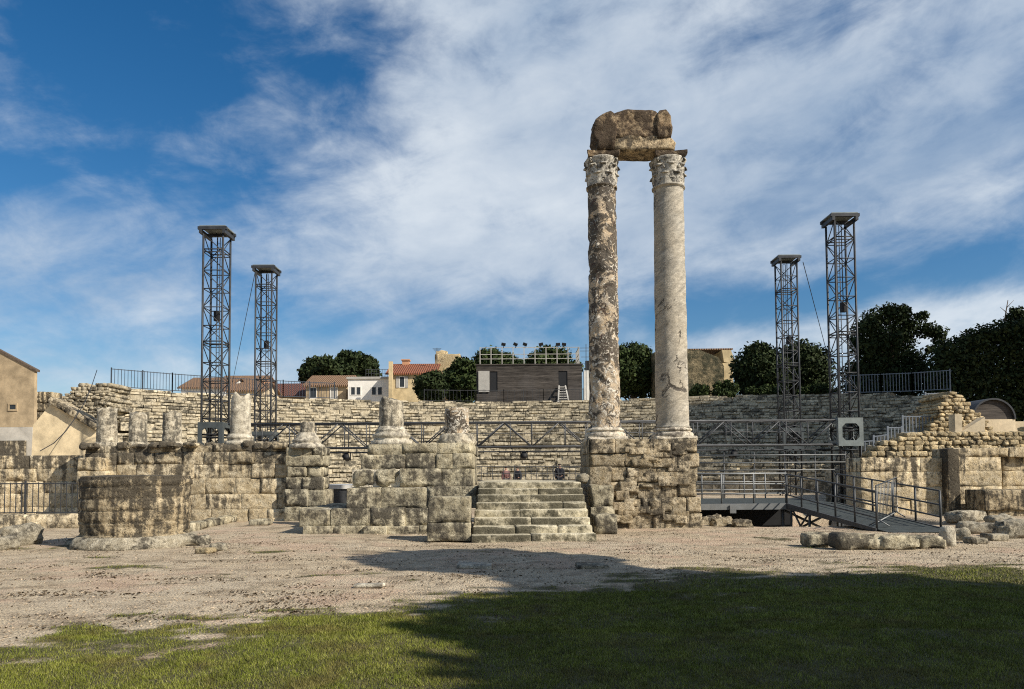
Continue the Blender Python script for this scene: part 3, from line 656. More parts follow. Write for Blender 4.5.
# spalled facing: patches of small stones proud of the core
for k in range(46): mb.rough((random.uniform(xl_ + .75, xr_ - .3), 20.66 + random.uniform(-.02, .02), random.uniform(.15, 2.35)), (random.uniform(.25, .6), .2, random.uniform(.12, .3)), 0, .015, .02, 4, .08, (0, random.uniform(-.06, .06)), chip=.05)
mb.build('masonry', M['podium_rough'], root)
mb = MB()
for px, z, s in ((604, .24, (.55, .9, .52)),): mb.rough((PX(px, 528, 18.9), 19.0, z), s, 0, .04, .04, 2.5, .1, chip=.1)
mb.rough((PX(602, 508, 19.6), 19.95, .32), (.66, .9, .68), 0, .04, .04, 2.5, .1, chip=.1); mb.rough((PX(602, 485, 19.7), 20.05, .94), (.62, .8, .58), 0, .04, .04, 2.5, .1, chip=.1)
mb.build_each('side_block', M['podium'], root)
mb = MB()
for px, py, s in ((690, 521, .35), (703, 523, .5), (722, 525, .4), (742, 526, .35), (664, 520, .3), (712, 521, .3)):
    p = PZ(px, py + 1, 0); mb.rough((p.x, p.y, .08), (s * 1.6, s, .26), random.uniform(-.3, .3), .06, .08, 3, .08, chip=.1)
mb.build('rubble_foot', M['podium_rough'], root)

# ---------------------------------------------------------------- the two standing columns
def spiral_leaf(mb, c, a, r0, z0, h, w, out):
    """an acanthus leaf rising up the bell and curling outward, with lobed edge and thickness"""
    nu, nv = 6, 9; vs = []; d = Vector((math.cos(a), math.sin(a), 0)); t = Vector((-d.y, d.x, 0))
    for lay in (0, 1):
        for j in range(nv + 1):
            v = j / nv; rr = r0 + .035 * v + out * max(0, v - .62) ** 1.4 * 3.2; z = z0 + h * (v if v < .85 else .85 - (v - .85) * .9) ; hw = w / 2 * (1 - .35 * v ** 2) * (1 + .16 * math.sin(v * 22)) * (1 if v < .9 else .6)
            for i in range(nu + 1):
                u = i / nu * 2 - 1; fold = .03 * (1 - abs(u)) - .035 * u * u; vs.append(Vector(c) + d * (rr + fold - .05 * lay) + t * (u * hw) + Vector((0, 0, z)))
    fs = []; k = (nu + 1) * (nv + 1)
    for j in range(nv):
        for i in range(nu): a_ = j * (nu + 1) + i; fs += [(a_, a_ + 1, a_ + nu + 2, a_ + nu + 1), (k + a_, k + a_ + nu + 1, k + a_ + nu + 2, k + a_ + 1)]
        for i, s in ((0, 1), (nu, 0)):
            a_ = j * (nu + 1) + i; q = (a_, a_ + nu + 1, k + a_ + nu + 1, k + a_); fs.append(q if s else q[::-1])
    a0 = nv * (nu + 1)
    for i in range(nu): fs.append((a0 + i, a0 + i + 1, k + a0 + i + 1, k + a0 + i))
    for p in vs: p += Vector([.014 * noise.noise(p * 6 + Vector((q * 7, 0, 0))) for q in range(3)])
    mb._add(vs, fs, True)
def column(pxb, pxt, Y, label, mat, r0, r1, pit, amp):
    xb_, xt_ = PX(pxb, 436, Y), PX(pxt, 160, Y); z0 = 2.5; ztop = ZZ(pxb, 157, Y); x = xb_ * .5 + xt_ * .5; x = xb_
    root = thing('standing_column', label, 'column', (x, Y, z0), 'two tall standing columns'); c = (x, Y, z0)
    b = MB(); b.rough((x, Y, z0 + .05), (1.22, 1.22, .16), 0, .03, .03, 2, .12, chip=.08)
    b.lathe([(.60, .10), (.61, .14), (.615, .19), (.59, .235), (.545, .25), (.53, .27), (.54, .29), (.57, .305), (.575, .33), (.55, .36), (.515, .375), (.50, .40)], c, 48, .012, 3, 0, .01); b.build('base', M['base'], root)
    hc = 1.02; hs = ztop - z0 - hc; n = 96; s = MB()
    s.lathe([(r0 + .03, .38), (r0 + .03, .42), (r0, .46)] + [(r0 + (r1 - r0) * (i / n) ** 1.5, .46 + (hs - .46) * i / n) for i in range(1, n + 1)] + [(r1 + .05, hs + .01), (r1 + .055, hs + .05), (r1 + .01, hs + .07)], c, 72, amp, 1.5, 0, pit)
    s.build('shaft', mat, root)
    k = MB(); cz = z0 + hs + .05; cc = (x, Y, cz)
    k.lathe([(r1 - .015, 0), (r1 - .01, .25), (r1 + .01, .5), (r1 + .06, .72), (r1 + .10, .80), (r1 + .09, .83)], cc, 40, .02, 4)
    for j in range(8): spiral_leaf(k, cc, j * math.pi / 4 + .39, r1 - .0, .0, .42, .36, .075)
    for j in range(8): spiral_leaf(k, cc, j * math.pi / 4, r1 + .01, .16, .56, .34, .085)
    for j in range(4):
        a = math.pi / 4 + j * math.pi / 2; d = Vector((math.cos(a), math.sin(a), 0)); t = Vector((-d.y, d.x, 0))
        for sd in (-1, 1):                        # corner volutes: a stalk ending in a scroll
            P = [Vector(cc) + d * (r1 + .0 + .10 * u ** 2) + t * (sd * .16 * (1 - u)) + Vector((0, 0, .48 + .32 * u)) for u in (0, .3, .6, .85, 1)]
            for q in range(1, 10): th = q * .75; rr = .06 * (1 - q / 12); P.append(Vector(cc) + d * (r1 + .09 + rr * math.sin(th)) + Vector((0, 0, .72 + rr * math.cos(th))))
            k.tube(P, .034, 6)
    k.build('capital', M['capital'], root)
    ab = MB(); pts = []; e = .50
    for j in range(4):
        a = j * math.pi / 2; rot = Matrix.Rotation(a, 3, 'Z')
        for u in np.linspace(-.92, .92, 9): pts.append(rot @ Vector((u * e, -e + .085 * (1 - u * u), 0)))
    m = len(pts); vs = []
    for z, s_ in ((.82, .93), (.86, .97), (.90, 1.), (.99, 1.0)):
        for p in pts: vs.append(Vector((x, Y, cz + z)) + p * s_ + Vector([.018 * noise.noise(p * 4 + Vector((i_ * 9, x, z * 3))) for i_ in range(3)]))
    fs = [tuple(range(m - 1, -1, -1)), tuple(3 * m + i for i in range(m))] + [(l * m + i, l * m + (i + 1) % m, (l + 1) * m + (i + 1) % m, (l + 1) * m + i) for l in range(3) for i in range(m)]
    ab._add(vs, fs, False); ab.build('abacus', M['architrave'], root); return x, cz + .985
YC = 21.75
xA, zA = column(605, 600.5, YC, 'tall column with patchy blotched shaft, left of the two standing', M['mottled'], .46, .42, .05, .02)
xB, zB = column(672.5, 666, YC, 'tall grey column with diagonal veins, right of the two standing', M['veined'], .485, .44, .012, .010)
zA = min(zA, zB) - .01
root = thing('architrave_fragment', 'broken brown entablature block lying across both column tops', 'entablature', ((xA + xB) / 2, YC, zA))
def prof_block(mb, poly, y0, y1, amp, fq, ny=9, bul=.06):
    """a carved block whose front outline is poly (px), extruded in depth with rounded, eroded faces"""
    P = []; poly = [(a + 2.5, b) for a, b in poly]
    for (a, b), (c, d) in zip(poly, poly[1:] + poly[:1]):
        n = max(1, int(math.hypot(c - a, d - b) / 3.2)); P += [(a + (c - a) * i / n, b + (d - b) * i / n) for i in range(n)]
    W3 = [PY(a, b, YC - .42) for a, b in P]; cen = sum(W3, Vector()) / len(W3); vs = []; fs = []; m = len(W3); sd = Vector((3.1, 7.7, random.random() * 9))
    lay = [(y0, .45), (y0 - .02, .72), (y0, .9), (y0 + .05, .985)] + [(y0 + .12 + (y1 - y0 - .24) * i / ny, 1.) for i in range(ny + 1)] + [(y1 - .05, .97), (y1, .85), (y1, .5)]
    for yy, s in lay:
        for p in W3:
            q = cen + (p - cen) * s; q.y = yy; d = Vector((q.x - cen.x, (0 if s == 1 else (yy - YC) * 2), q.z - cen.z)).normalized()
            vs.append(q + d * amp * noise.fractal(q * fq + sd, .8, 2., 4) * (1 if s > .6 else .7) + Vector((0, .05 * noise.noise(q * 3 + sd), 0)))
    for l in range(len(lay) - 1): fs += [(l * m + i, l * m + (i + 1) % m, (l + 1) * m + (i + 1) % m, (l + 1) * m + i) for i in range(m)]
    for l, rv in ((0, 0), (len(lay) - 1, 1)):
        o = len(vs); vs.append(sum((vs[l * m + i] for i in range(m)), Vector()) / m); fs += [(o, l * m + (i + 1) % m, l * m + i) if not rv else (o, l * m + i, l * m + (i + 1) % m) for i in range(m)]
    mb._add(vs, fs, True)
mb = MB(); prof_block(mb, [(611, 149.5), (608, 142), (609, 136), (640, 134), (668, 136), (674, 142), (673, 149), (650, 150), (632, 150)], YC - .43, YC + .43, .022, 2.6); mb.build('lower_beam', stone('beam_stone', (.56, .45, .29), (.42, .30, .165), BLK, .52, .4, 1.3, .2, .04), root)
mb = MB(); prof_block(mb, [(604, 138), (603, 126), (608, 115), (622, 109.5), (640, 108.5), (650, 109.5), (660, 114), (662, 126), (664, 138)], YC - .44, YC + .40, .05, 2.6); mb.build('frieze_block', M['architrave'], root)
mb = MB(); prof_block(mb, [(594, 151), (594, 143), (590, 136), (590, 126), (593, 119), (600, 114), (608, 112), (615, 116), (616, 128), (613, 138), (611, 150)], YC - .50, YC + .42, .06, 2.6); mb.build('left_return', M['architrave'], root)
mb = MB(); prof_block(mb, [(654, 139), (653, 128), (654, 115), (657, 111), (663, 111), (668, 117), (670, 127), (669, 138)], YC - .50, YC + .42, .07, 2.2); mb.build('right_return', M['architrave'], root)

# ---------------------------------------------------------------- left ruined wall with stubs on top
YL = 25.; x0, x1 = PX(83, 480, YL), PX(289, 480, YL)
root = thing('ruined_wall', 'long ruined ashlar wall on the left with column stubs standing along its top', 'stone wall', ((x0 + x1) / 2, YL, 0)); mb = MB()
kw = dict(amp=.015, r=.016, chip=.05, jut=.035, res=.12)
z = 0.; hs_ = (.42, .5, .55, .48, .42, .28)
for i, h in enumerate(hs_):
    course(mb, x0, x1, YL + .02 * i, 1.5, z - (.1 if i == 0 else 0), z + h, bw=(.6, 1.35), **kw, top=lambda x: 2.62 + .12 * noise.noise(Vector((x * .9, 3, 1)))); z += h
for k in range(40): mb.rough((random.uniform(x0 + .2, x1 - .2), YL + random.uniform(.0, .9), 2.62 + random.uniform(-.05, .03)), (random.uniform(.25, .6), .4, random.uniform(.1, .25)), random.uniform(-.3, .3), .05, .06, 3, .1, chip=.08)
mb.build('masonry', M['ashlar'], root)
Ys = 25.6
for px, h, r, lab, m in ((107, 1.18, .34, 'pale column stub nearest the left end of the ruined wall', 'stub'), (138, 1.05, .30, 'greyish column stub second from the left on the ruined wall', 'stub'), (172, 1.05, .32, 'worn column stub between the grey stub and the first tower, on the ruined wall', 'stub')):
    stub('column_stub', lab, px, Ys, 2.62, shaftp(r, r * .95, h), [(r + .12, 0), (r + .1, .1), (r + .02, .17)], M[m], None, .16, .04, .03)
stub('column_stub', 'tall white carved column stub right of the nearest left tower', 240.5, Ys, 2.62, shaftp(.36, .33, 1.32), [(.52, 0), (.53, .1), (.52, .16), (.44, .18), (.43, .24), (.47, .27), (.46, .34), (.40, .36), (.38, .42)], M['stub_white'], None, .2, .02, .03)
# pier at the right end of the wall, with a flared base on top
Yp = 24.65; xa, xb = PX(284, 480, Yp), PX(323, 480, Yp); root = thing('wall_pier', 'stacked stone pier closing the ruined wall, with a flared column base on top', 'stone pier', ((xa + xb) / 2, Yp, 0)); mb = MB(); z = -.1
for i, h in enumerate((.62, .55, .42, .38, .36, .26)):
    o = (.0, .02, .06, .12, .04, .05)[i]; course(mb, xa + o * .6, xb - o + (.1 if i < 2 else 0), Yp + o, 1.1, z, z + h, bw=(.5, 1.3), amp=.022, r=.022, chip=.07, jut=.045, res=.10); z += h
mb.build('masonry', M['podium'], root); zp = z
stub('column_stub', 'short stub on a wide flared base on top of the stone pier', 307, 25.1, zp, shaftp(.24, .24, .38), [(.58, 0), (.59, .08), (.57, .14), (.49, .16), (.48, .22), (.50, .25), (.48, .31), (.40, .34), (.38, .42), (.32, .46), (.30, .55)], M['stub'], M['stub_white'], .1, .03)
# dressed end blocks (pale) at left end
root = thing('end_blocks', 'pale dressed blocks piled at the left end of the ruined wall', 'stone blocks', (PX(92, 465, 24.6), 24.6, 0)); mb = MB()
for px, z0, z1, w in ((91, 0, .7, .9), (90, .7, 1.25, .8), (92, 1.25, 1.75, 1.0), (89, 1.75, 2.2, .75)): mb.rough((PX(px, 470, 24.6), 24.95, (z0 + z1) / 2), (w, .8, z1 - z0), 0, .04, .03, 2.5, .15, chip=.08)
mb.build_each('block', M['ashlar_pale'], root)
# far left wall, low wall with fence
Yw = 27.; x0, x1 = -22., PX(92, 480, Yw); root = thing('boundary_wall', 'sunlit beige ashlar wall at far left behind the iron fence', 'stone wall', ((x0 + x1) / 2, Yw, 0)); mb = MB(); z = -.1
for h in (.55, .5, .45, .45, .5): course(mb, x0, x1, Yw, .9, z, z + h, bw=(.9, 1.8), amp=.014, r=.018, chip=.04, jut=.02, res=.16); z += h
mb.build('masonry', M['ashlar_pale'], root)
Yk = 22.4; x0, x1 = -19., PX(84, 525, Yk); root = thing('low_wall', 'low plastered stone wall under the iron fence at far left', 'low wall', ((x0 + x1) / 2, Yk, 0)); mb = MB(); course(mb, x0, x1, Yk, .5, -.1, .42, bw=(1.6, 2.6), amp=.02, r=.03, jut=.01, res=.2, chip=.04); mb.build('masonry', M['ashlar'], root)
fence('iron_fence', 'dark iron bar fence on the low wall at far left', [(-19, Yk + .25, .38), (PX(84, 510, Yk), Yk + .25, .38)], 1.02, .17, M['fence_dark'], 'fence', None, .025)
# round drum
Yd = 16.9; xd = PX(136.5, 510, Yd); root = thing('stone_drum', 'big round masonry drum blackened by rain at left on the dirt', 'stone drum', (xd, Yd, 0)); mb = MB(); rd = 1.17; pr = []
for i in range(36): z = .05 + 1.52 * i / 35; pr.append((rd + .012 * math.sin(z * 9) - (.03 if i % 6 == 0 else 0) - .04 * (z > 1.5) - .03 * (z < .5), z))
pr.append((rd - .14, 1.58)); pr.append((rd * .5, 1.6)); mb.lathe(pr, (xd, Yd, 0), 110, .022, 2.4, .03, .03); mb.build('drum_body', M['drum'], root)
mb = MB()
mb.lathe([(1.34, -.05), (1.33, .1), (1.28, .2), (1.2, .25), (1.1, .26)], (xd, Yd, 0), 70, .06, 1.6, 0, .05)
for px, w in ((79, .6), (168, 1.1), (190, .7)): p = PZ(px, 545, 0); mb.rough((p.x, p.y + .15, .06), (w, .55, .26), random.uniform(-.2, .2), .08, .07, 3, .08, chip=.12)
mb.build('footing', M['rock'], root)
# kerb and lone stones
a, b = PZ(186, 531, 0), PZ(247, 518, 0); root = thing('kerb', 'low stone kerb running back from the drum to the ruined wall', 'kerb', a); mb = MB(); d = b - a
for i in range(5):
    p = a.lerp(b, (i + .5) / 5); mb.rough((p.x, p.y, .08), (d.length / 5 + .01, .4, .26), math.atan2(d.y, d.x), .03, .04, 3, .1, chip=.08)
mb.build('kerb_stones', M['podium'], root)
def rock(px, py, size, label, rz=0., mat='rock', Y=None, cat='stone', zoff=0., amp=.12, name='rock', group='loose stones on the dirt', r=.12):
    p = PZ(px, py, 0); mb = MB(); mb.rough((p.x, p.y + size[1] / 2, size[2] * .42 + zoff), size, rz, min(size) * r * 2, min(size) * amp * 1.6, 1.6 / max(size) + .8, max(size) / 9, (random.uniform(-.06, .06), random.uniform(-.06, .06)), min(size) * .25)
    return tag(mb.build(name, M[mat], None, (p.x, p.y + size[1] / 2, 0)), label, cat, group)
rock(258, 526, (.62, .5, .22), 'flat squared stone lying alone before the ruined wall', .02, 'podium', amp=.05)
rock(12, 546, (.80, .65, .50), 'large rounded pale boulder at the left edge of the photo', .3, r=.4)
rock(-6, 551, (.6, .5, .3), 'flatter boulder half cut off by the left edge of the photo', .6, r=.4)
rock(216, 551, (.34, .25, .17), 'small dark rock on the dirt just right of the drum', .4)
rock(203, 554, (.32, .3, .12), 'pale flat rock touching the foot of the drum', -.3, 'rubble')
rock(474, 569, (.58, .45, .07), 'pale flat slab set in the shaded dirt before the stairs', 0., 'stub_white', amp=.05)
rock(593, 569, (.52, .32, .07), 'thin flat slab on the dirt right of the pale slab', .15, 'rock', amp=.05)
rock(368, 588, (.42, .2, .05), 'small pale flat stone at the edge of the shade on the dirt', -.1, 'stub_white', amp=.05)
for i, (px, py, w, h, lab) in enumerate(((821, 547, .52, .30, 'small round stone at the left end of the stone row below the ramp'), (864, 550, 1.05, .33, 'longest squared stone in the row below the ramp'), (902, 550, .80, .31, 'squared stone in the row below the ramp, under the crowd barrier'), (934, 549, .55, .26, 'low stone in the row beside the white bollard'))): rock(px, py, (w, .5, h), lab, random.uniform(-.08, .08), 'podium', amp=.07, group='row of stones below the ramp')
p = PZ(948, 546, 0); mb = MB(); mb.lathe([(.15, -.05), (.16, .1), (.155, .3), (.13, .38), (.08, .42)], p, 20, .015, 4); tag(mb.build('bollard', M['stub_white'], None, p), 'stubby white stone bollard at the foot of the ramp', 'bollard')
for px, py, s, lab in ((962, 541, (.5, .4, .3), 'tilted pale rock just right of the white bollard'), (985, 534, (.9, .5, .28), 'flat grey stone right of the ramp under the dark block'), (1006, 528, (.6, .5, .35), 'brown broken stone under the dark slab at right'), (1018, 538, (.7, .5, .42), 'large pale tilted stone at the right edge of the photo'), (1000, 541, (.45, .35, .16), 'small flat stone between the larger ones at right'), (972, 522, (1.1, .6, .34), 'long squared stone behind the bollard, below the pale wall'), (948, 514, (1., .6, .3), 'long squared stone beside the upper ramp rail'), (980, 544, (.4, .3, .14), 'thin brown stone nearest the camera right of the bollard')): rock(px, py, s, lab, random.uniform(-.4, .4), 'rock', group='broken stones right of the ramp')
# ---------------------------------------------------------------- right walls
Yr2 = 26.; x0, x1 = PX(861, 480, Yr2), 24.; root = thing('ashlar_wall', 'pale stained ashlar wall with dark upright slots behind the ramp', 'stone wall', (x0 + 4, Yr2, 0)); mb = MB(); z = -.2
xs = [x0, PX(943, 480, Yr2), PX(954, 480, Yr2), PX(1002, 480, Yr2), PX(1008, 480, Yr2), x1]
for h in (.72, .46, .56, .48):
    for i, (a, b) in enumerate(zip(xs[:-1], xs[1:])): course(mb, a, b, Yr2 + (.3 if i == 4 else 0), 1.2, z, z + h, bw=(1.1, 2.2), amp=.012, r=.016, chip=.04, jut=.015, res=.14) if i % 2 == 0 else mb.rough(((a + b) / 2, Yr2 + 1.0, z + h / 2), (b - a + .05, .8, h), 0, .02, .02)
    z += h
course(mb, xs[2], x1, Yr2 + .05, 1.3, z, z + .34, bw=(.9, 1.6), amp=.02, r=.02, chip=.06, jut=.03, res=.14)
mb.build('masonry', M['ashlar_pale'], root)
mb = MB(); mb.rough(((xs[1] + xs[2]) / 2 - .02, Yr2 - .12, .95), (xs[2] - xs[1] + .02, .5, 2.75), 0, .02, .02, 2, .2); tag(mb.build('stone_post', M['drum'], None, ((xs[1] + xs[2]) / 2, Yr2 - .12, 0)), 'dark upright stone slab standing against the pale wall', 'stone slab')
mb = MB(); xq = PX(1012, 500, 24.6); mb.rough((xq, 25.1, .55), (1.9, 1.1, .7), 0, .04, .03, 2, .15, chip=.05); mb.rough((xq, 25.1, .1), (1.6, .9, .3), 0, .04, .04); tag(mb.build('stone_block', M['drum'], None, (xq, 25.1, 0)), 'dark flat-topped stone block before the pale wall at right edge', 'stone block')
def rubble(mb, x0, x1, Y, dep, z0, topf, s=(.2, .42), h=(.13, .22), res=.12, leftf=None):
    z = z0
    while True:
        hh = random.uniform(*h); x = x0; any_ = False
        while x < x1:
            w = random.uniform(*s)
            if z + hh * .5 < topf(x + w / 2) and (leftf is None or x > leftf(z)):
                any_ = True; mb.rough((x + w / 2, Y + dep / 2 + random.uniform(-.05, .05), z + hh / 2), (w * 1.03, dep, hh * 1.08), random.uniform(-.05, .05), .05, .05, 4, res, (0, random.uniform(-.08, .08)), .07, 4)
            x += w
        z += hh
        if not any_: break
Yb = 29.; mb = MB(); xr0 = PX(856, 460, Yb); xe = 26.
root = thing('rubble_wall', 'golden rubble stone wall rising in a ragged slope behind the ramp', 'stone wall', (xr0 + 5, Yb, 0))
xc = PX(905, 432, Yb); zt = ZZ(940, 431, Yb)
rubble(mb, xr0, xe, Yb, .8, 1.2, lambda x: (zt if x > xc else zt - (xc - x) * .66 - .1 * math.sin(x * 5)) + .06 * math.sin(x * 3.1))
mb.build('masonry', M['rubble'], root)
Yh = 35.; mb = MB(); xa, xb = PX(924, 420, Yh), PX(992, 420, Yh); xpk = PX(952, 388, Yh); zpk = ZZ(952, 387, Yh); zlo = ZZ(952, 436, Yh)
root = thing('rubble_stump', 'ragged rubble wall stump at the right end of the seats', 'stone ruin', (xpk, Yh, zlo))
rubble(mb, xa, xb, Yh, 2.2, 2.2, lambda x: zpk - (abs(x - xpk) * (1.0 if x > xpk else 1.7)) + .12 * math.sin(x * 7), (.22, .45), (.12, .2), .14)
mb.build('masonry', M['rubble'], root)
Yv = 33.6; mb = MB(); zz0, zz1 = ZZ(958, 437, Yv), ZZ(958, 414, Yv); mb.box((PX(955, 420, Yv), Yv, 2.), (PX(962, 420, Yv), Yv + .5, zz1)); mb.prism([(PX(962.5, 437, Yv), Yv, zz0), (PX(985, 437, Yv), Yv, zz0), (PX(985, 417, Yv), Yv, ZZ(985, 417, Yv)), (PX(962.5, 431, Yv), Yv, ZZ(962, 431, Yv))], (0, .5, 0)); tag(mb.build('sloped_wall', M['cream'], None, (PX(970, 430, Yv), Yv, 2)), 'cream pillar with a sloping wall below the rubble stump', 'wall')
Yn = 36.; xa, xb = PX(972, 410, Yn), PX(1016, 410, Yn); root = thing('arched_shelter', 'low shelter with curved dark roof and cream wall at right', 'shelter', ((xa + xb) / 2, Yn, 2.5))
zb_ = ZZ(995, 419, Yn); zt_ = ZZ(995, 398, Yn); hw = (xb - xa) / 2; cx = (xa + xb) / 2; mb = MB(); P = [(cx + hw * math.cos(t), Yn, zb_ + (zt_ - zb_) * math.sin(t)) for t in np.linspace(0, math.pi, 22)]
P2 = [(cx + (hw - .08) * math.cos(t), Yn, zb_ + (zt_ - zb_ - .08) * math.sin(t)) for t in np.linspace(math.pi, 0, 22)]
for i in range(21): mb.hexa([Vector(q) for q in (P2[21 - i], P2[20 - i])] + [Vector(P2[20 - i]) + Vector((0, 5, 0)), Vector(P2[21 - i]) + Vector((0, 5, 0))] + [Vector(P[i]), Vector(P[i + 1]), Vector(P[i + 1]) + Vector((0, 5, 0)), Vector(P[i]) + Vector((0, 5, 0))])
mb.build('roof', M['tiles_dark' if 0 else 'steel_dark'], root)
mb = MB(); mb.prism([(p[0] * .98 + cx * .02, Yn + .15, p[2] - .06) for p in P], (0, .1, 0)); mb.build('gable_infill', M['planks'], root)
mb = MB(); mb.box((PX(986, 430, Yn), Yn + .05, 2.), (xb - .02, Yn + .14, zb_ - .01)); mb.box((xb, Yn + .4, 2.), (xb + 4, Yn + .8, zb_ - .1)); mb.build('wall', M['cream'], root)
# iron screens stepping down the right end of the seats, and along the rim
def rimp(deg, r=RIM - .2, z=RIMZ): return CC + Vector((math.cos(R(deg)) * r, math.sin(R(deg)) * r, z * sag(R(deg))))
fence('rim_fence', 'tall blue-grey bar fence along the rim above the dark right seats', [rimp(d) for d in (50.5, 47, 44, 40.5)], 1.5, .2, M['screen'], 'fence', None, .04, br=.022)
for a, b, Y, lab in (((926, 393, 416), (951, 391, 415), 38.5, 'uppermost iron screen on the stair beside the rubble stump'), ((903, 416, 434), (953, 414, 433), 35.5, 'widest iron screen under the uppermost one on the right stair'), ((888, 427, 443), (902, 426, 443), 34., 'iron screen third down on the right stair'), ((874, 436, 452), (888, 434, 450), 33., 'small iron screen fourth down on the right stair'), ((861, 441, 458), (874, 440, 457), 32.2, 'lowest iron screen at the foot of the right stair')):
    p, q = PY(a[0], a[2], Y), PY(b[0], b[2], Y); fence('iron_screen', lab, [p, q], ZZ(a[0], a[1], Y) - p.z, .16, M['screen'], 'fence', 'iron screens on the right stair', .04, br=.022)
# stair flight carrying the screens
mb = MB(); pts = [PY(957, 418, 38.9), PY(905, 435, 35.9), PY(889, 444, 34.4), PY(875, 452, 33.4), PY(860, 459, 32.5), PY(850, 475, 31.9)]
root = thing('side_stair', 'stone stair flight descending the right end of the seats', 'stairs', pts[3])
for p, q in zip(pts[:-1], pts[1:]):
    n = max(2, int((p.z - q.z) / .22))
    for i in range(n): c = p.lerp(q, (i + .5) / n); h = p.z + (q.z - p.z) * i / n; mb.rough((c.x + .2, c.y + .3, h / 2 - .6), (1.7, 1.6, h + 1.1), .5, .03, .02, 2, .6)
mb.build('steps', M['seat'], root)
fence('rim_fence', 'blue-grey bar fence along the rim above the sunlit left seats', [rimp(d) for d in (112, 118, 124, 130, 136)], 1.45, .22, M['fence'], 'fence', None, .04, br=.016)
# ---------------------------------------------------------------- left gable ruins
Yg = 36.; zb = 2.; root = thing('gable_wall', 'tan stone gable wall with a sloping stepped coping at left', 'stone wall', (PX(60, 440, Yg), Yg, 0)); mb = MB()
V = lambda px, py: Vector((PX(px, py, Yg), Yg, ZZ(px, py, Yg)))
o = [V(30, 452), V(98, 452), V(98, 430), V(56, 405), V(50, 405), V(33, 425)]; o[0].z = o[1].z = 0; mb.prism(o, (0, .8, 0)); mb.build('wall', M['gable_plaster'], root)
mb = MB(); n = 12
for i in range(n):
    p = V(52, 401).lerp(V(99, 429), (i + .5) / n); mb.rough(p + Vector((0, .3, .05)), (.27, 1.1, .30), 0, .03, .02, 3, .1, (0, R(31)), .04)
mb.build('coping', M['podium_rough'], root)
Yg2 = 44.; V2 = lambda px, py: (PX(px, py, Yg2), Yg2, ZZ(px, py, Yg2)); mb = MB()
wall(mb, PX(34, 420, Yg2), PX(52, 420, Yg2), Yg2, 1., 0, ZZ(42, 392, Yg2), .5, bw=(.6, 1.2), amp=.03, chip=.1)
tag(mb.build('stone_wall', M['ashlar_pale'], None, (PX(42, 420, Yg2), Yg2, 0)), 'pale narrow stone wall between the brown house and the seats', 'stone wall')
# rubble end of the fan at left
mb = MB(); Ye = 47.; root = thing('rubble_bank', 'ragged grey rubble bank where the left seats break off', 'stone ruin', (PX(75, 395, Ye), Ye, 0)); xa, xb = PX(48, 400, Ye), PX(108, 400, Ye); xk = PX(78, 385, Ye); zk = ZZ(78, 384, Ye)
rubble(mb, xa, xb, Ye, 2.5, 3.6, lambda x: zk - (max(0, xk - x) * .75) + .1 * math.sin(x * 4), (.2, .5), (.13, .24), .2); mb.build('masonry', M['seat'], root)
# ---------------------------------------------------------------- buildings beyond
def win(root, px, py, w, h, Y, mat='glass', fr='white', sh=None):
    p = PY(px, py, Y); f = MB(); t = .09
    for a, b in (((-w / 2, -h / 2), (w / 2, -h / 2 + t)), ((-w / 2, h / 2 - t), (w / 2, h / 2)), ((-w / 2, -h / 2 + t), (-w / 2 + t, h / 2 - t)), ((w / 2 - t, -h / 2 + t), (w / 2, h / 2 - t))): f.box((p.x + a[0], Y - .05, p.z + a[1]), (p.x + b[0], Y + .1, p.z + b[1]))
    o = f.build('window', M[fr], root); g = MB(); g.box((p.x - w / 2 + t, Y - .012, p.z - h / 2 + t), (p.x + w / 2 - t, Y + .1, p.z + h / 2 - t)); g.build('pane', M[mat], o)
    if sh:
        for s in (-1, 1): k = MB(); k.box((p.x + s * (w * .75) - w * .22, Y - .06, p.z - h / 2), (p.x + s * (w * .75) + w * .22, Y - .01, p.z + h / 2)); k.build('shutter', M[sh], root)
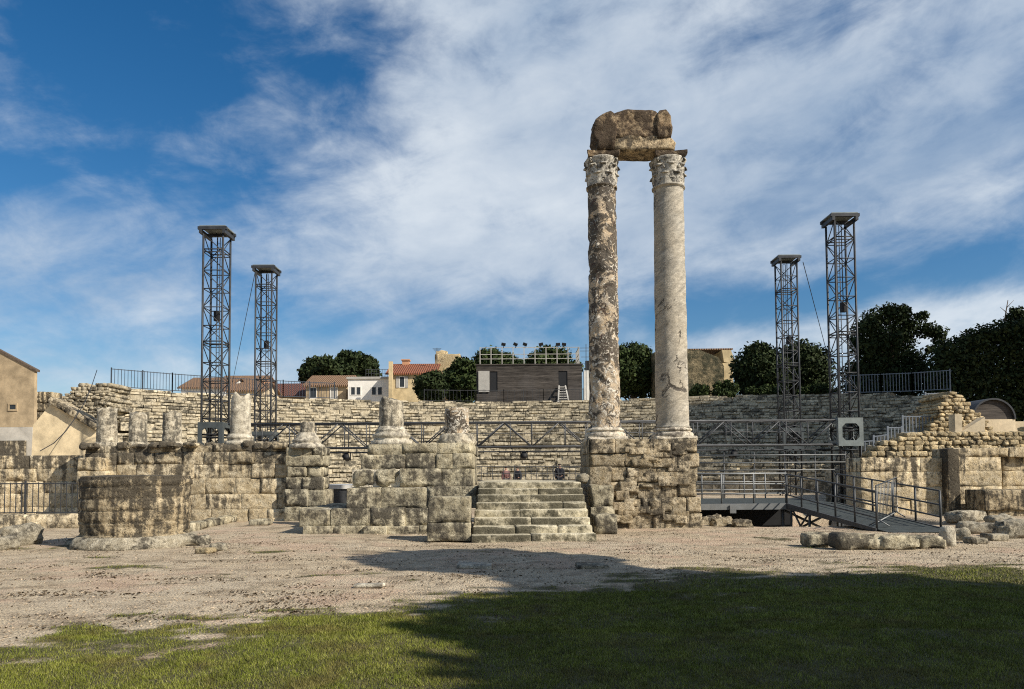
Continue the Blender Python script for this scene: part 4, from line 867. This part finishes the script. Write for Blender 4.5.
def house(label, x0, x1, ye, yr, Y, dep, wm, rm, wins=(), cat='house', name='house', sides=True, chim=None, shed=False, z0=7.3):
    xa, xb = PX(x0, ye, Y), PX(x1, ye, Y); ze, zr = ZZ((x0 + x1) / 2, ye, Y), ZZ((x0 + x1) / 2, yr, Y + (dep if shed else dep / 2)); root = thing(name, label, cat, ((xa + xb) / 2, Y, z0)); mb = MB()
    yb = Y + dep; ym = yb if shed else Y + dep / 2; m = (0, dep, 0)
    mb.box((xa, Y, z0 - .3), (xb, yb, ze))
    for x in (xa, xb - .25): mb.prism([(x + .25, Y, ze), (x + .25, yb, ze), (x + .25, ym, zr)] if not shed else [(x + .25, Y, ze), (x + .25, yb, ze), (x + .25, yb, zr)], (-.25, 0, 0))
    mb.build('wall', M[wm], root); rf = MB(); e = .35; sl = (zr - ze) / (ym - Y); lo = Vector((0, -e, -e * sl))
    A, B, C_, D = Vector((xa - e, Y, ze)) + lo, Vector((xb + e, Y, ze)) + lo, Vector((xb + e, ym, zr)), Vector((xa - e, ym, zr)); up = Vector((0, 0, .2)); dz = Vector((0, 0, .03))
    rf.hexa([A + dz, B + dz, C_ + dz, D + dz, A + up, B + up, C_ + up, D + up])
    if not shed:
        E_, F_ = Vector((xa - e, yb + e, ze - e * sl)), Vector((xb + e, yb + e, ze - e * sl)); rf.hexa([D + dz + Vector((0, .004, 0)), C_ + dz + Vector((0, .004, 0)), F_ + dz, E_ + dz, D + up + Vector((0, .004, 0)), C_ + up + Vector((0, .004, 0)), F_ + up, E_ + up])
    r = rf.build('roof', M[rm], root)
    if chim:
        p = PY(chim[0], chim[1], ym); c = MB(); c.box((p.x - .4, ym - .4, zr - .8), (p.x + .4, ym + .4, p.z)); c.box((p.x - .5, ym - .5, p.z), (p.x + .5, ym + .5, p.z + .14)); c.build('chimney', M[chim[2]], r)
    for w in wins: win(root, *w[:2], w[2], w[3], Y, *w[4:])
    return root
house('low stone house with brown tiled roof beneath the pine', 306, 346, 386, 377, 88, 8, 'ochre', 'tiles_brown', [(313, 393, .9, 1.4), (334, 393, .9, 1.4, 'shutter')])
root = thing('white_house', 'white flat-roofed house with four small dark windows', 'house', (PX(368, 390, 84), 84, 7.3)); Y = 84; xa, xb = PX(348, 390, Y), PX(389, 390, Y); zt = ZZ(368, 379, Y)
mb = MB(); mb.box((xa, Y, 7.), (xb, Y + 7, zt)); mb.build('wall', M['white'], root); mb = MB(); mb.box((xa - .15, Y - .15, zt), (xb + .15, Y + 7.1, zt + .25)); r = mb.build('roof', M['shutter'], root)
mb = MB()
for i in range(9): x = xa + 2 + (xb - xa - 2.2) * i / 8; mb.bar((x, Y + .3, zt + .25), (x, Y + .3, zt + 1.15), .02)
mb.bar((xa + 2, Y + .3, zt + 1.15), (xb - .2, Y + .3, zt + 1.15), .025); mb.bar((xa + 2, Y + .3, zt + .7), (xb - .2, Y + .3, zt + .7), .02); mb.build('terrace_rail', M['rail'], r)
for px in (353, 358.5, 374, 380): win(root, px, 391, .62, 1.05, Y)
house('yellow house with bright red tiled roof and one tall window', 389, 434, 374, 365.5, 82, 8, 'yellow', 'tiles_red', [(402, 382, .7, 1.3, 'glass', 'white', 'shutter'), (420, 382, .6, 1.1, 'shutter')], chim=(406, 361, 'terracotta'))
mb = MB(); Y = 80; mb.box((PX(388, 380, Y) - .1, Y + 1.0, 7.), (PX(391, 380, Y), Y + 1.4, ZZ(389, 360, Y))); tag(mb.build('chimney_stack', M['yellow'], None, (PX(389, 380, Y), Y + 1.2, 7)), 'thin yellow chimney stack at the left end of the red roof', 'chimney')
Y = 86; root = thing('stone_tower', 'square pale stone tower with ragged top right of the red roof', 'tower', (PX(447, 370, Y), Y, 7.3)); mb = MB(); xa, xb = PX(435, 370, Y), PX(460, 370, Y); mb.rough(((xa + xb) / 2, Y + 1.5, (ZZ(447, 354, Y) + 7) / 2), (xb - xa, 3, ZZ(447, 354, Y) - 7), 0, .06, .08, 1.5, .35, chip=.2, maxn=20)
mb.rough((PX(441, 353, Y), Y + 1, ZZ(441, 353, Y)), (1.4, 1.2, .7), 0, .1, .1, 2, .3); mb.build('masonry', M['rubble'], root)
mb = MB(); p = PY(437, 365, 84); mb.bar(p, p + Vector((0, 0, 2.)), .03)
for i in range(4): mb.bar(p + Vector((-.5 + .1 * i, 0, 1.9 - .12 * i)), p + Vector((.5 - .1 * i, 0, 1.9 - .12 * i)), .02)
tag(mb.build('antenna', M['rail'], None, p), 'thin rooftop aerial between the red roof and the stone tower', 'antenna')
house('white gabled house rising behind the left fence', 181, 226, 388, 379, 95, 9, 'white', 'tiles_brown')
house('house with orange roof just right of the tallest left tower', 215, 258, 384, 377, 100, 9, 'terracotta', 'tiles_brown')
house('small terracotta house between the two left towers', 226, 262, 391, 385, 80, 6, 'cream', 'tiles_brown')
house('long dark red tiled roof left of the brown house', 262, 313, 396, 385, 92, 8, 'ochre', 'tiles_dark')
# far left brown house
Y = 42.; root = thing('brown_house', 'tall brown stained stucco house with slanted roof edge at left', 'house', (PX(10, 400, Y), Y, 0)); mb = MB(); V3 = lambda px, py: (PX(px, py, Y), Y, ZZ(px, py, Y)); q = [V3(-60, 427), V3(34, 427), V3(34.5, 371), V3(0, 352), V3(-60, 321)]; mb.prism(q, (0, .25, 0)); mb.box((PX(-60, 427, Y), Y + .25, 0), (PX(5, 427, Y), Y + 8, ZZ(10, 400, Y))); mb.build('wall', M['ochre'], root)
mb = MB(); a, b = Vector(V3(-60, 320)), Vector(V3(36, 371.5)); a.y -= .05; b.y -= .05; u = Vector((0, 0, .13)); d = Vector((0, .4, 0)); mb.hexa([a, b, b + d, a + d, a + u, b + u, b + u + d, a + u + d]); mb.build('roof', M['bark'], root)
mb = MB(); mb.box((PX(-60, 440, Y), Y - .25, 0), (PX(35, 440, Y), Y + 1, ZZ(10, 427.5, Y))); mb.build('plinth', M['off_white'], root); mb = MB(); mb.box((PX(-60, 440, Y), Y - .5, 0), (PX(30, 440, Y), Y - .3, ZZ(10, 441, Y))); mb.build('lower_band', M['ashlar'], root); win(root, 13, 407, .55, .45, Y, 'glass', 'ochre'); win(root, -8, 375, .8, 1.2, Y)
# house behind the right column
Y = 72.; root = thing('ruined_house', 'rough rubble-faced house with one yellow end wall, right of the columns', 'house', (PX(705, 375, Y), Y, 7.3)); mb = MB(); xa, xb = PX(655, 370, Y), PX(724, 370, Y); V3 = lambda px, py, y=Y: (PX(px, py, y), y, ZZ(px, py, y))
mb.prism([(xa, Y, 7), (xb, Y, 7), (xb, Y, ZZ(724, 366, Y)), (PX(718, 357, Y), Y, ZZ(718, 357, Y)), (PX(700, 350, Y), Y, ZZ(700, 350, Y)), (PX(680, 349, Y), Y, ZZ(680, 349, Y)), (xa, Y, ZZ(655, 352, Y))], (0, 2, 0)); mb.build('old_masonry', stone('ivy_masonry', (.30, .24, .14), (.20, .155, .085), (.03, .03, .018), .60, .3, .35, .1, .12), root)
mb = MB(); mb.box((xb + .05, Y + .6, 7), (PX(735, 370, Y), Y + 6, ZZ(730, 362, Y))); mb.prism([V3(724, 362, Y + .6), V3(736, 364, Y + .6), V3(731, 350, Y + .6), V3(722, 350, Y + .6)], (0, 5, 0)); mb.build('end_wall', M['yellow'], root)
mb = MB(); a, b = Vector(V3(686, 350, Y + 1)), Vector(V3(733, 349.5, Y + 1)); mb.hexa([a, b, b + Vector((0, 6, .2)), a + Vector((0, 6, .2)), a + u, b + u, b + u + Vector((0, 6, .2)), a + u + Vector((0, 6, .2))]); mb.build('roof', M['tiles_brown'], root)
# ---------------------------------------------------------------- control booth on the rim
Y = 68.5; xa, xb = PX(476.5, 385, Y), PX(582, 385, Y); z0, zt = 7.5, ZZ(530, 365, Y); root = thing('control_booth', 'dark weathered plank booth with railed roof above the central seats', 'booth', ((xa + xb) / 2, Y, z0)); mb = MB(); z = z0; d1 = (PX(558.5, 380, Y), PX(567.5, 380, Y)); w1 = (PX(490, 380, Y), PX(497.5, 380, Y)); zw = (ZZ(493, 391, Y), ZZ(493, 371, Y))
while z < zt - .02:
    z2 = min(z + .19, zt); segs = [(xa, xb)]
    zm = (z + z2) / 2
    if zm < zw[1]: segs = [(a, b) for a, b in ((xa, w1[0]) if zm > zw[0] else (xa, d1[0]), (w1[1], d1[0]) if zm > zw[0] else (0, 0), (d1[1], xb)) if b > a]
    for a, b in segs: mb.box((a, Y, z + .006), (b, Y + .06, z2))
    z = z2
mb.build('plank_wall', M['planks'], root)
mb = MB(); mb.box((xa + .02, Y + .065, z0), (xb - .02, Y + 3.4, zt - .05)) ; mb.build('body', M['black'], root)
mb = MB(); mb.box((xa - .1, Y - .1, zt), (xb + .1, Y + 3.5, zt + .1)); mb.build('roof', M['planks'], root)
mb = MB(); mb.box((PX(478.5, 380, Y), Y - .12, zw[0] - .1), (PX(489.5, 380, Y), Y - .06, zw[1])); mb.build('door', M['shutter'], root)
mb = MB(); hr = ZZ(530, 347, Y)
for i in range(10): x = xa + .35 + (xb - xa - .6) * i / 9; mb.bar((x, Y, zt + .1), (x, Y, hr), .045)
for i in range(4): mb.bar((xb - .25, Y + .8 * (i + 1), zt + .1), (xb - .25, Y + .8 * (i + 1), hr), .04)
for t in (.35, .6, .97): mb.bar((xa + .35, Y, zt + (hr - zt) * t), (xb - .25, Y, zt + (hr - zt) * t), .03); mb.bar((xb - .25, Y, zt + (hr - zt) * t), (xb - .25, Y + 3.2, zt + (hr - zt) * t), .03)
mb.build('roof_railing', M['shutter'], root)
for px in (503.5, 515.5, 525, 541, 558, 564):
    p = PY(px, 347, Y); mb = MB(); mb.bar(p - Vector((0, 0, .1)), p + Vector((0, 0, .14)), .03); m = Matrix.Translation(p + Vector((0, 0, .25))) @ Euler((R(20), R(random.uniform(-25, 25)), 0)).to_matrix().to_4x4(); mb.box((-.2, -.12, -.13), (.2, .12, .13), m); mb.build('floodlight', M['black'], root)
mb = MB(); xl, xr = PX(557.5, 390, Y - .8), PX(568, 390, Y - .8); zl = RIMZ; yl = Y - 1.6
for x in (xl, xr): mb.bar((x, yl, zl), (x + (.2 if x == xl else -.2), Y - .15, ZZ(560, 386, Y)), .07)
for i in range(7): t = (i + .5) / 7; mb.bar((xl + .2 * t, yl + (1.45) * t, zl + (ZZ(560, 386, Y) - zl) * t), (xr - .2 * t, yl + 1.45 * t, zl + (ZZ(560, 386, Y) - zl) * t), .05)
tag(mb.build('ladder_steps', M['shutter'], None, ((xl + xr) / 2, yl, zl)), 'pale ladder steps leaning up to the booth doorway', 'steps')
fence('rim_railing', 'thin dark railing on the rim before the booth and shrubs', [rimp(d, RIM + .15) for d in (101, 96, 91, 86, 81)], 1.1, .3, M['fence_dark'], 'railing', None, .03, br=.012)
Y = 74.; root = thing('antenna_mast', 'thin aerial mast over a pale chimney between booth and blotched column', 'antenna', (PX(588, 380, Y), Y, 7.4)); mb = MB(); p = PY(586, 400, Y); p.z = 7.4; q = PY(586, 344, Y); mb.bar(p, q, .035)
for y, l in ((348, .9), (351, .6), (357, .5)): t = PY(586, y, Y); mb.bar(t - Vector((l, 0, 0)), t + Vector((l, 0, 0)), .025)
mb.build('aerial', M['rail'], root); mb = MB(); mb.box((PX(584.5, 380, Y), Y + .3, 7.2), (PX(592, 380, Y), Y + 1.1, ZZ(588, 370, Y))); mb.build('chimney', M['white'], root); mb = MB(); t = PY(588.5, 363, Y); mb.box((t.x - .25, Y + .4, t.z - .75), (t.x + .25, Y + .9, t.z + .3)); mb.build('cowl', M['black'], root)

# ---------------------------------------------------------------- trees
def tree(name, label, cat, x, y, z0, ztop, rx, mat, zc=None, n=9000, leaf=.3, lobes=26, ry=None, trunk=.25, flat=1., group=None, spread=.62, bare=None, lob=None, bottom=None):
    root = thing(name, label, cat, (x, y, z0), group); ry = ry or rx; zlo = bottom if bottom is not None else z0 + (ztop - z0) * .18
    rz = (ztop - zlo) / 2; cz = zlo + rz; L = []
    if lob is None:
        for k in range(lobes):
            v = RNG.normal(size=3); v /= np.linalg.norm(v); v *= RNG.uniform(.35, 1) ** .5; s = RNG.uniform(.32, .5)
            L.append((x + v[0] * rx * (1 - s), y + v[1] * ry * (1 - s), cz + v[2] * rz * (1 - s * .8), s * min(rx, rz * 1.2) * RNG.uniform(.8, 1.15)))
    else: L = lob
    vol = np.array([l[3] ** 2 for l in L]); cnt = np.maximum(20, (n * vol / vol.sum())).astype(int); Q = []
    for (a, b, c, r), m in zip(L, cnt):
        v = RNG.normal(size=(m, 3)); v /= np.linalg.norm(v, axis=1)[:, None]; rad = RNG.uniform(0, 1, m) ** .45 * RNG.uniform(.75, 1.12, m)
        P = np.array((a, b, c)) + v * (rad * r)[:, None] * np.array((1, 1, .82 * flat)); nr = v * .7 + RNG.normal(size=(m, 3)) * .55; nr /= np.linalg.norm(nr, axis=1)[:, None]
        t = np.cross(nr, RNG.normal(size=(m, 3))); t /= np.linalg.norm(t, axis=1)[:, None]; b2 = np.cross(nr, t); s = leaf * RNG.uniform(.5, 1.25, m)[:, None]
        Q.append(np.stack([P - t * s * .5, P + b2 * s * .32, P + t * s * .5 - nr * s * .12, P - b2 * s * .32], 1))
    tm = MB(); top = cz + rz * .35; tm.tube([(x, y, z0 - .2), (x + .1, y, z0 + (top - z0) * .4), (x - .05, y + .05, top)], trunk, 8, trunk * .4)
    for l in random.sample(L, min(9, len(L))): s = Vector((x, y, z0 + (zlo - z0) * random.uniform(.75, 1.2))); e = Vector(l[:3]); tm.tube([s, s.lerp(e, .5) + Vector((0, 0, -.05 * (e - s).length)), e], trunk * .38, 5, trunk * .1)
    if bare:
        for a, b, r in bare: tm.tube(a if not isinstance(a, Vector) else [a, b], r, 5, r * .3)
    tm.build('trunk', M['bark'], root); np_mesh('crown', np.concatenate(Q), 4, M[mat], root); return root
def ptree(name, label, px0, px1, ytop, Y, mat='leaf', ybot=None, z0=7.5, **k):
    x0, x1 = PX(px0, 390, Y), PX(px1, 390, Y); return tree(name, label, 'tree', (x0 + x1) / 2, Y, z0, ZZ((px0 + px1) / 2, ytop, Y), (x1 - x0) / 2, mat, bottom=None if ybot is None else ZZ((px0 + px1) / 2, ybot, Y), **k)
ptree('pine_tree', 'broad dark umbrella pine behind the brown-roofed house, its left half', 288, 362, 353, 104, 'leaf_dark', 395, n=20000, leaf=.6, lobes=50)
ptree('pine_tree', 'broad dark umbrella pine behind the white house, its higher right half', 320, 393, 349, 108, 'leaf_dark', 385, n=20000, leaf=.6, lobes=50)
ptree('shrub_tree', 'dark shrubby tree in front of the yellow house and stone tower', 410, 452, 369, 75, 'leaf_dark', 408, n=13000, leaf=.36)
ptree('oak_tree', 'tree rising between the stone tower and the booth', 440, 494, 349, 78, 'leaf', 414, n=17000, leaf=.42)
ptree('oak_tree', 'tree behind the left part of the booth roof', 464, 534, 345, 82, 'leaf', 400, n=17000, leaf=.42)
ptree('oak_tree', 'tree behind the right part of the booth roof', 512, 586, 344, 84, 'leaf', 400, n=17000, leaf=.42)
ptree('oak_tree', 'dark tree showing between the two standing columns', 596, 668, 341, 76, 'leaf', 406, n=22000, leaf=.4, lobes=44)
ptree('oak_tree', 'rounded dark tree standing left of the shorter right tower', 724, 796, 342, 66, 'leaf_dark', 404, n=22000, leaf=.36, lobes=44)
ptree('oak_tree', 'rounded dark tree standing between the two right towers', 766, 842, 341, 68, 'leaf_dark', 404, n=22000, leaf=.36, lobes=44)
# tall airy tree with a notch on its right
Y = 58.; def_ = lambda px, py, r, dy=0.: (PX(px, py, Y), Y + dy, ZZ(px, py, Y), r)
lob = [def_(*a) for a in ((865, 330, 1.2), (880, 318, 1.3, .6), (897, 316, 1.2), (912, 324, 1.2, .5), (927, 330, .9), (938, 333, .8), (940, 342, .7), (905, 338, 1.5, .8), (885, 340, 1.6), (868, 350, 1.5), (893, 356, 1.7, .7), (910, 360, 1.4), (875, 368, 1.7, .4), (895, 376, 1.7), (858, 372, 1.4), (918, 372, 1.3), (925, 383, 1.4), (860, 388, 1.6), (905, 388, 1.6), (880, 392, 1.6), (930, 350, .55), (872, 322, .8), (904, 309.5, .6), (889, 309, .7), (858, 342, .9), (922, 316, .6))]
tree('tall_tree', 'tall airy dark tree right of the nearest right tower', 'tree', PX(892, 390, Y), Y, 7.5, 17, 4, 'leaf_dark', n=26000, leaf=.28, lob=lob)
Y = 54.
lob = [def_(*a) for a in ((952, 352, 1.4), (966, 345, 1.3), (980, 338, 1.3), (996, 334, 1.3), (1012, 334, 1.4), (1030, 332, 1.6), (1050, 335, 2.), (942, 362, 1.2), (960, 364, 1.8), (985, 356, 1.9, .6), (1010, 352, 1.9), (1035, 358, 2.2), (945, 378, 1.6), (968, 384, 1.9), (995, 378, 2.1, .5), (1022, 382, 2.2), (1048, 385, 2.3), (950, 396, 1.7), (980, 404, 1.9), (1008, 406, 2.), (1036, 408, 2.2), (940, 392, 1.2), (1060, 360, 2.4), (1075, 385, 2.6), (965, 412, 1.5), (1000, 424, 1.6), (1030, 430, 1.8))]
tree('cypress_mass', 'broad dark evergreen filling the right edge behind the curved shelter', 'tree', PX(1010, 390, Y), Y, 0., 14, 6, 'leaf_dark', n=42000, leaf=.29, lob=lob)
Y = 57.; lob = [def_(*a) for a in ((1016, 312, .62), (1010, 318, .5), (1022, 318, .8), (1014, 326, .8), (1026, 326, 1.), (1034, 318, .9))]
p = [PY(1003, 336, Y), PY(1005, 322, Y), PY(1006, 312, Y), PY(1008, 300, Y)]; bare = [(p, None, .09), ([PY(1005, 322, Y), PY(1000, 318, Y)], None, .04), ([PY(1006, 312, Y), PY(1000, 307, Y)], None, .035), ([PY(1006.5, 308, Y), PY(1014, 300, Y)], None, .035), ([PY(1005, 318, Y), PY(999, 322, Y)], None, .035)]
tree('snag_tree', 'half-bare tree top with dead branches at the upper right edge', 'tree', PX(1018, 390, Y), Y, 0., 16, 3, 'leaf_dark', n=2600, leaf=.26, lob=lob, bare=bare)
# low hedge of scrub along the rim right of the columns
for px0, px1, yt, lab in ((688, 716, 384, 'low scrub on the rim below the rough house'), (712, 742, 379, 'taller scrub on the rim at the yellow end wall'), (738, 790, 382, 'dark scrub on the rim behind the shorter right tower'), (786, 850, 380, 'dark scrub on the rim between the two right towers')): ptree('scrub', lab, px0 - 6, px1 + 6, yt - 1, 64, 'leaf', 404, n=5000, leaf=.25, lobes=16, trunk=.08, group='scrub along the rim')
# trees behind the camera on the right: they throw the long shade on the lawn
HC = 9.; SHADOW = [(-.5, 13.5, 1.9), (2.15, 7.6, 2.7), (1.6, 11., 1.5), (3.6, 4.4, 3.0), (5.4, 8.7, 2.7), (8., 5.2, 3.2), (10.8, 8., 2.6), (2.6, 9.6, 1.8)]
for i, (px_, py_, r) in enumerate(SHADOW):
    h = HC + r; x = px_ + HC / math.tan(R(SUN_EL)) * math.sin(R(SUN_AZ)); y = py_ - HC / math.tan(R(SUN_EL)) * math.cos(R(SUN_AZ))
    tree('plane_tree', ('slim leafy tree', 'round leafy tree', 'broad leafy tree')[min(i, 2)] + ' standing on the lawn outside the right of the photo' + ('' if i < 2 else ', further back'), 'tree', x, y, -.02, h, r, 'leaf_mid', n=14000, leaf=.5, lobes=60, trunk=.22, bottom=h - 2 * r, group='trees shading the lawn')

for x, y, h, r, lab in ((40., 43., 33., 5.5, 'tall spreading evergreen added out of view on the right to shade the seats'), (44.5, 34.5, 33., 6.8, 'tallest evergreen added out of view on the right for shade, further from the seats'), (48., 42., 36., 7., 'tall evergreen added for shade behind the spreading one, out of view on the right')): tree('tall_tree', lab, 'tree', x, y, 0., h, r, 'leaf_dark', n=16000, leaf=.8, lobes=50, trunk=.4, bottom=12.)  # unseen evergreens added and sized to throw shade on the right seats
# ---------------------------------------------------------------- visitors on the floor before the seats
def person(label, px, Y, h, shirt, trousers, seated=False, turn=0.):
    x = PX(px, 475, Y); k = h / 1.75; root = thing('person', label, 'person', (x, Y, .28), 'visitors before the seats')
    if seated: P = [(0, 0, .52), (0, .02, .78), (0, 0, 1.02), (0, -.02, 1.12), (0, -.03, 1.24), (.2, 0, .98), (.27, -.1, .72), (.16, -.3, .60), (-.2, 0, .98), (-.27, -.1, .72), (-.16, -.3, .60), (.1, -.05, .5), (.12, -.45, .5), (.12, -.47, .06), (.12, -.62, .04), (-.1, -.05, .5), (-.12, -.45, .5), (-.12, -.47, .06), (-.12, -.62, .04)]
    else: P = [(0, 0, .95), (0, .01, 1.2), (0, 0, 1.42), (0, 0, 1.53), (0, -.015, 1.66), (.2, 0, 1.38), (.25, .02, 1.1), (.24, -.08, .85), (-.2, 0, 1.38), (-.25, .02, 1.1), (-.24, -.08, .85), (.1, 0, .9), (.11, -.02, .5), (.12, .03, .08), (.13, -.14, .04), (-.1, 0, .9), (-.12, .04, .5), (-.13, .06, .08), (-.14, -.1, .04)]
    rad = [.15, .15, .13, .055, .135, .07, .05, .04, .07, .05, .04, .09, .065, .045, .04, .09, .065, .045, .04]
    E = [(0, 1), (1, 2), (2, 3), (3, 4), (2, 5), (5, 6), (6, 7), (2, 8), (8, 9), (9, 10), (0, 11), (11, 12), (12, 13), (13, 14), (0, 15), (15, 16), (16, 17), (17, 18)]
    rot = Matrix.Rotation(turn, 3, 'Z')
    def skin(name, vs, es, rs, mat, par):
        me = bpy.data.meshes.new(name); me.from_pydata([rot @ Vector(v) * k for v in vs], es, []); me.materials.append(mat); o = bpy.data.objects.new(name, me); COL.objects.link(o); o.parent = par
        o.modifiers.new('skin', 'SKIN'); o.modifiers.new('sub', 'SUBSURF').levels = 1; o.modifiers['sub'].render_levels = 1
        for i, r in enumerate(rs): me.skin_vertices[0].data[i].radius = (r * k, r * k)
        me.skin_vertices[0].data[0].use_root = True; return o
    skin('body', P, E, rad, M['skin'], root)
    skin('shirt', [P[i] for i in (0, 1, 2, 5, 6, 7, 8, 9, 10, 3)], [(0, 1), (1, 2), (2, 3), (3, 4), (4, 5), (2, 6), (6, 7), (7, 8), (2, 9)], [.19, .19, .18, .10, .08, .06, .10, .08, .06, .075], M[shirt], root)
    skin('trousers', [P[i] for i in (0, 11, 12, 13, 15, 16, 17)], [(0, 1), (1, 2), (2, 3), (0, 4), (4, 5), (5, 6)], [.16, .105, .08, .06, .105, .08, .06], M[trousers], root)
    hd = Vector(P[4]); skin('hair', [hd + Vector((0, .03, -.02)), hd + Vector((0, .03, .10))], [(0, 1)], [.125, .12], M['hair'], root)
person('person in a reddish top standing near the left of the railing', 506, 45.5, 1.68, 'shirt_red', 'cloth_dark', turn=.4)
person('person in dark clothes standing beside the one in red', 517.5, 45.8, 1.66, 'cloth_dark', 'cloth_dark', turn=-.5)
person('person in black standing alone at the right of the railing', 559.5, 45.2, 1.84, 'cloth_dark', 'cloth_dark', turn=.2)
# grey stage slab seen between pier and podium
Y = 28.; mb = MB(); xa, xb = PX(318, 490, Y), PX(372, 490, Y); root = thing('stage_riser', 'flat grey stage riser showing between the pier and the stepped podium', 'stage riser', ((xa + xb) / 2, Y, 0)); mb.box((xa, Y, ZZ(335, 489, Y)), (xb, Y + 3, ZZ(335, 485, Y))); mb.build('top', M['white'], root); mb = MB(); mb.box((xa + .05, Y + .05, -.05), (xb - .05, Y + 2.9, ZZ(335, 489, Y) - .002)); mb.build('skirt', M['steel'], root)

# ---------------------------------------------------------------- sun and sky
s = Vector((math.sin(R(SUN_AZ)) * math.cos(R(SUN_EL)), -math.cos(R(SUN_AZ)) * math.cos(R(SUN_EL)), math.sin(R(SUN_EL))))
ld = bpy.data.lights.new('sun', 'SUN'); ld.energy = 5.0; ld.angle = R(.5); ld.color = (1., .93, .82); lo = bpy.data.objects.new('sun', ld); COL.objects.link(lo); lo.rotation_euler = (-s).to_track_quat('-Z', 'Y').to_euler(); lo.location = s * 80
w = bpy.data.worlds.new('World'); SC.world = w; w.use_nodes = True; t = w.node_tree; t.nodes.clear()
class WT(NT):
    def __init__(s): s.t = t
n = WT(); out = t.nodes.new('ShaderNodeOutputWorld'); bg = t.nodes.new('ShaderNodeBackground'); t.links.new(bg.outputs[0], out.inputs[0]); bg.inputs['Strength'].default_value = .072
sky = t.nodes.new('ShaderNodeTexSky'); sky.sky_type = 'NISHITA'; sky.sun_disc = False; sky.sun_elevation = R(SUN_EL); sky.sun_rotation = math.atan2(s.x, s.y); sky.dust_density = .8; sky.ozone_density = 2.5; sky.air_density = 1.
tc = t.nodes.new('ShaderNodeTexCoord'); D = tc.outputs['Generated']; sx = t.nodes.new('ShaderNodeSeparateXYZ'); n.set(sx.inputs[0], D); dx, dy, dz = sx.outputs
az = n.math('MULTIPLY', n.math('ARCTAN2', dx, dy), 180 / math.pi); el = n.math('MULTIPLY', n.math('ARCSINE', dz), 180 / math.pi)
def gauss(px, py, wx, wy, amp, rot=0.):
    u = (px - 512) / F; a0 = math.degrees(math.atan(u)); e0 = math.degrees(math.atan((472 - py) / F * math.cos(math.atan(u)))); sa, se = wx / 13., wy / 13.
    a, e = n.math('SUBTRACT', az, a0), n.math('SUBTRACT', el, e0); c, q = math.cos(R(rot)), math.sin(R(rot))
    p = n.math('DIVIDE', n.math('ADD', n.math('MULTIPLY', a, c), n.math('MULTIPLY', e, q)), sa); r = n.math('DIVIDE', n.math('SUBTRACT', n.math('MULTIPLY', e, c), n.math('MULTIPLY', a, q)), se)
    g = n.math('POWER', 2.718, n.math('MULTIPLY', n.math('ADD', n.math('MULTIPLY', p, p), n.math('MULTIPLY', r, r)), -1.))
    return n.math('MULTIPLY', g, amp)
cb = t.nodes.new('ShaderNodeCombineXYZ'); n.set(cb.inputs[0], n.math('MULTIPLY', az, .05)); n.set(cb.inputs[1], n.math('MULTIPLY', el, .085)); V = cb.outputs[0]
vr = t.nodes.new('ShaderNodeVectorRotate'); vr.inputs['Axis'].default_value = (0, 0, 1); vr.inputs['Angle'].default_value = R(-28); n.set(vr.inputs['Vector'], V); VR = n.scl(vr.outputs[0], (.75, 1.5, 1.))
n1 = n.noise(VR, 1.35, 8, .58, .55); n2 = n.noise(V, 3.4, 8, .62, .3); n3 = n.noise(n.add(VR, (5.3, 2.1, 0)), 1.0, 5, .55, .3)
d = n.math('ADD', n.math('MULTIPLY', n.math('SUBTRACT', n1, .5), 1.5), n.math('MULTIPLY', n.math('SUBTRACT', n2, .5), 1.05))
bias = [gauss(*a) for a in SKY]
for b in bias: d = n.math('ADD', d, b)
f = n.rng(d, -.38, .62); t.nodes[-1].interpolation_type = 'SMOOTHSTEP'
shade = n.math('ADD', n.math('MULTIPLY', n.math('SUBTRACT', n3, .5), 1.6), n.math('MULTIPLY', n.math('SUBTRACT', n2, .5), .7))
for a in SHD: shade = n.math('ADD', shade, gauss(*a))
cloud = n.mix(n.rng(shade, -.4, .35), (3.7, 4.9, 6.6), (8.2, 8.9, 9.6))
skc = t.nodes.new('ShaderNodeHueSaturation'); skc.inputs['Saturation'].default_value = 1.38; skc.inputs['Value'].default_value = 1.12; n.set(skc.inputs['Color'], sky.outputs[0])
n.set(bg.inputs['Color'], n.mix(n.math('MULTIPLY', f, .88), skc.outputs[0], cloud))
vs = SC.view_settings; SC.display_settings.display_device = 'sRGB'; vs.view_transform = 'Standard'; vs.look = 'None'; vs.gamma = 1.; vs.use_curve_mapping = False; vs.exposure = EXPOSURE
SC.cycles.use_denoising = False; SC.cycles.filter_width = 1.1; SC.cycles.max_bounces = 6; SC.cycles.diffuse_bounces = 3
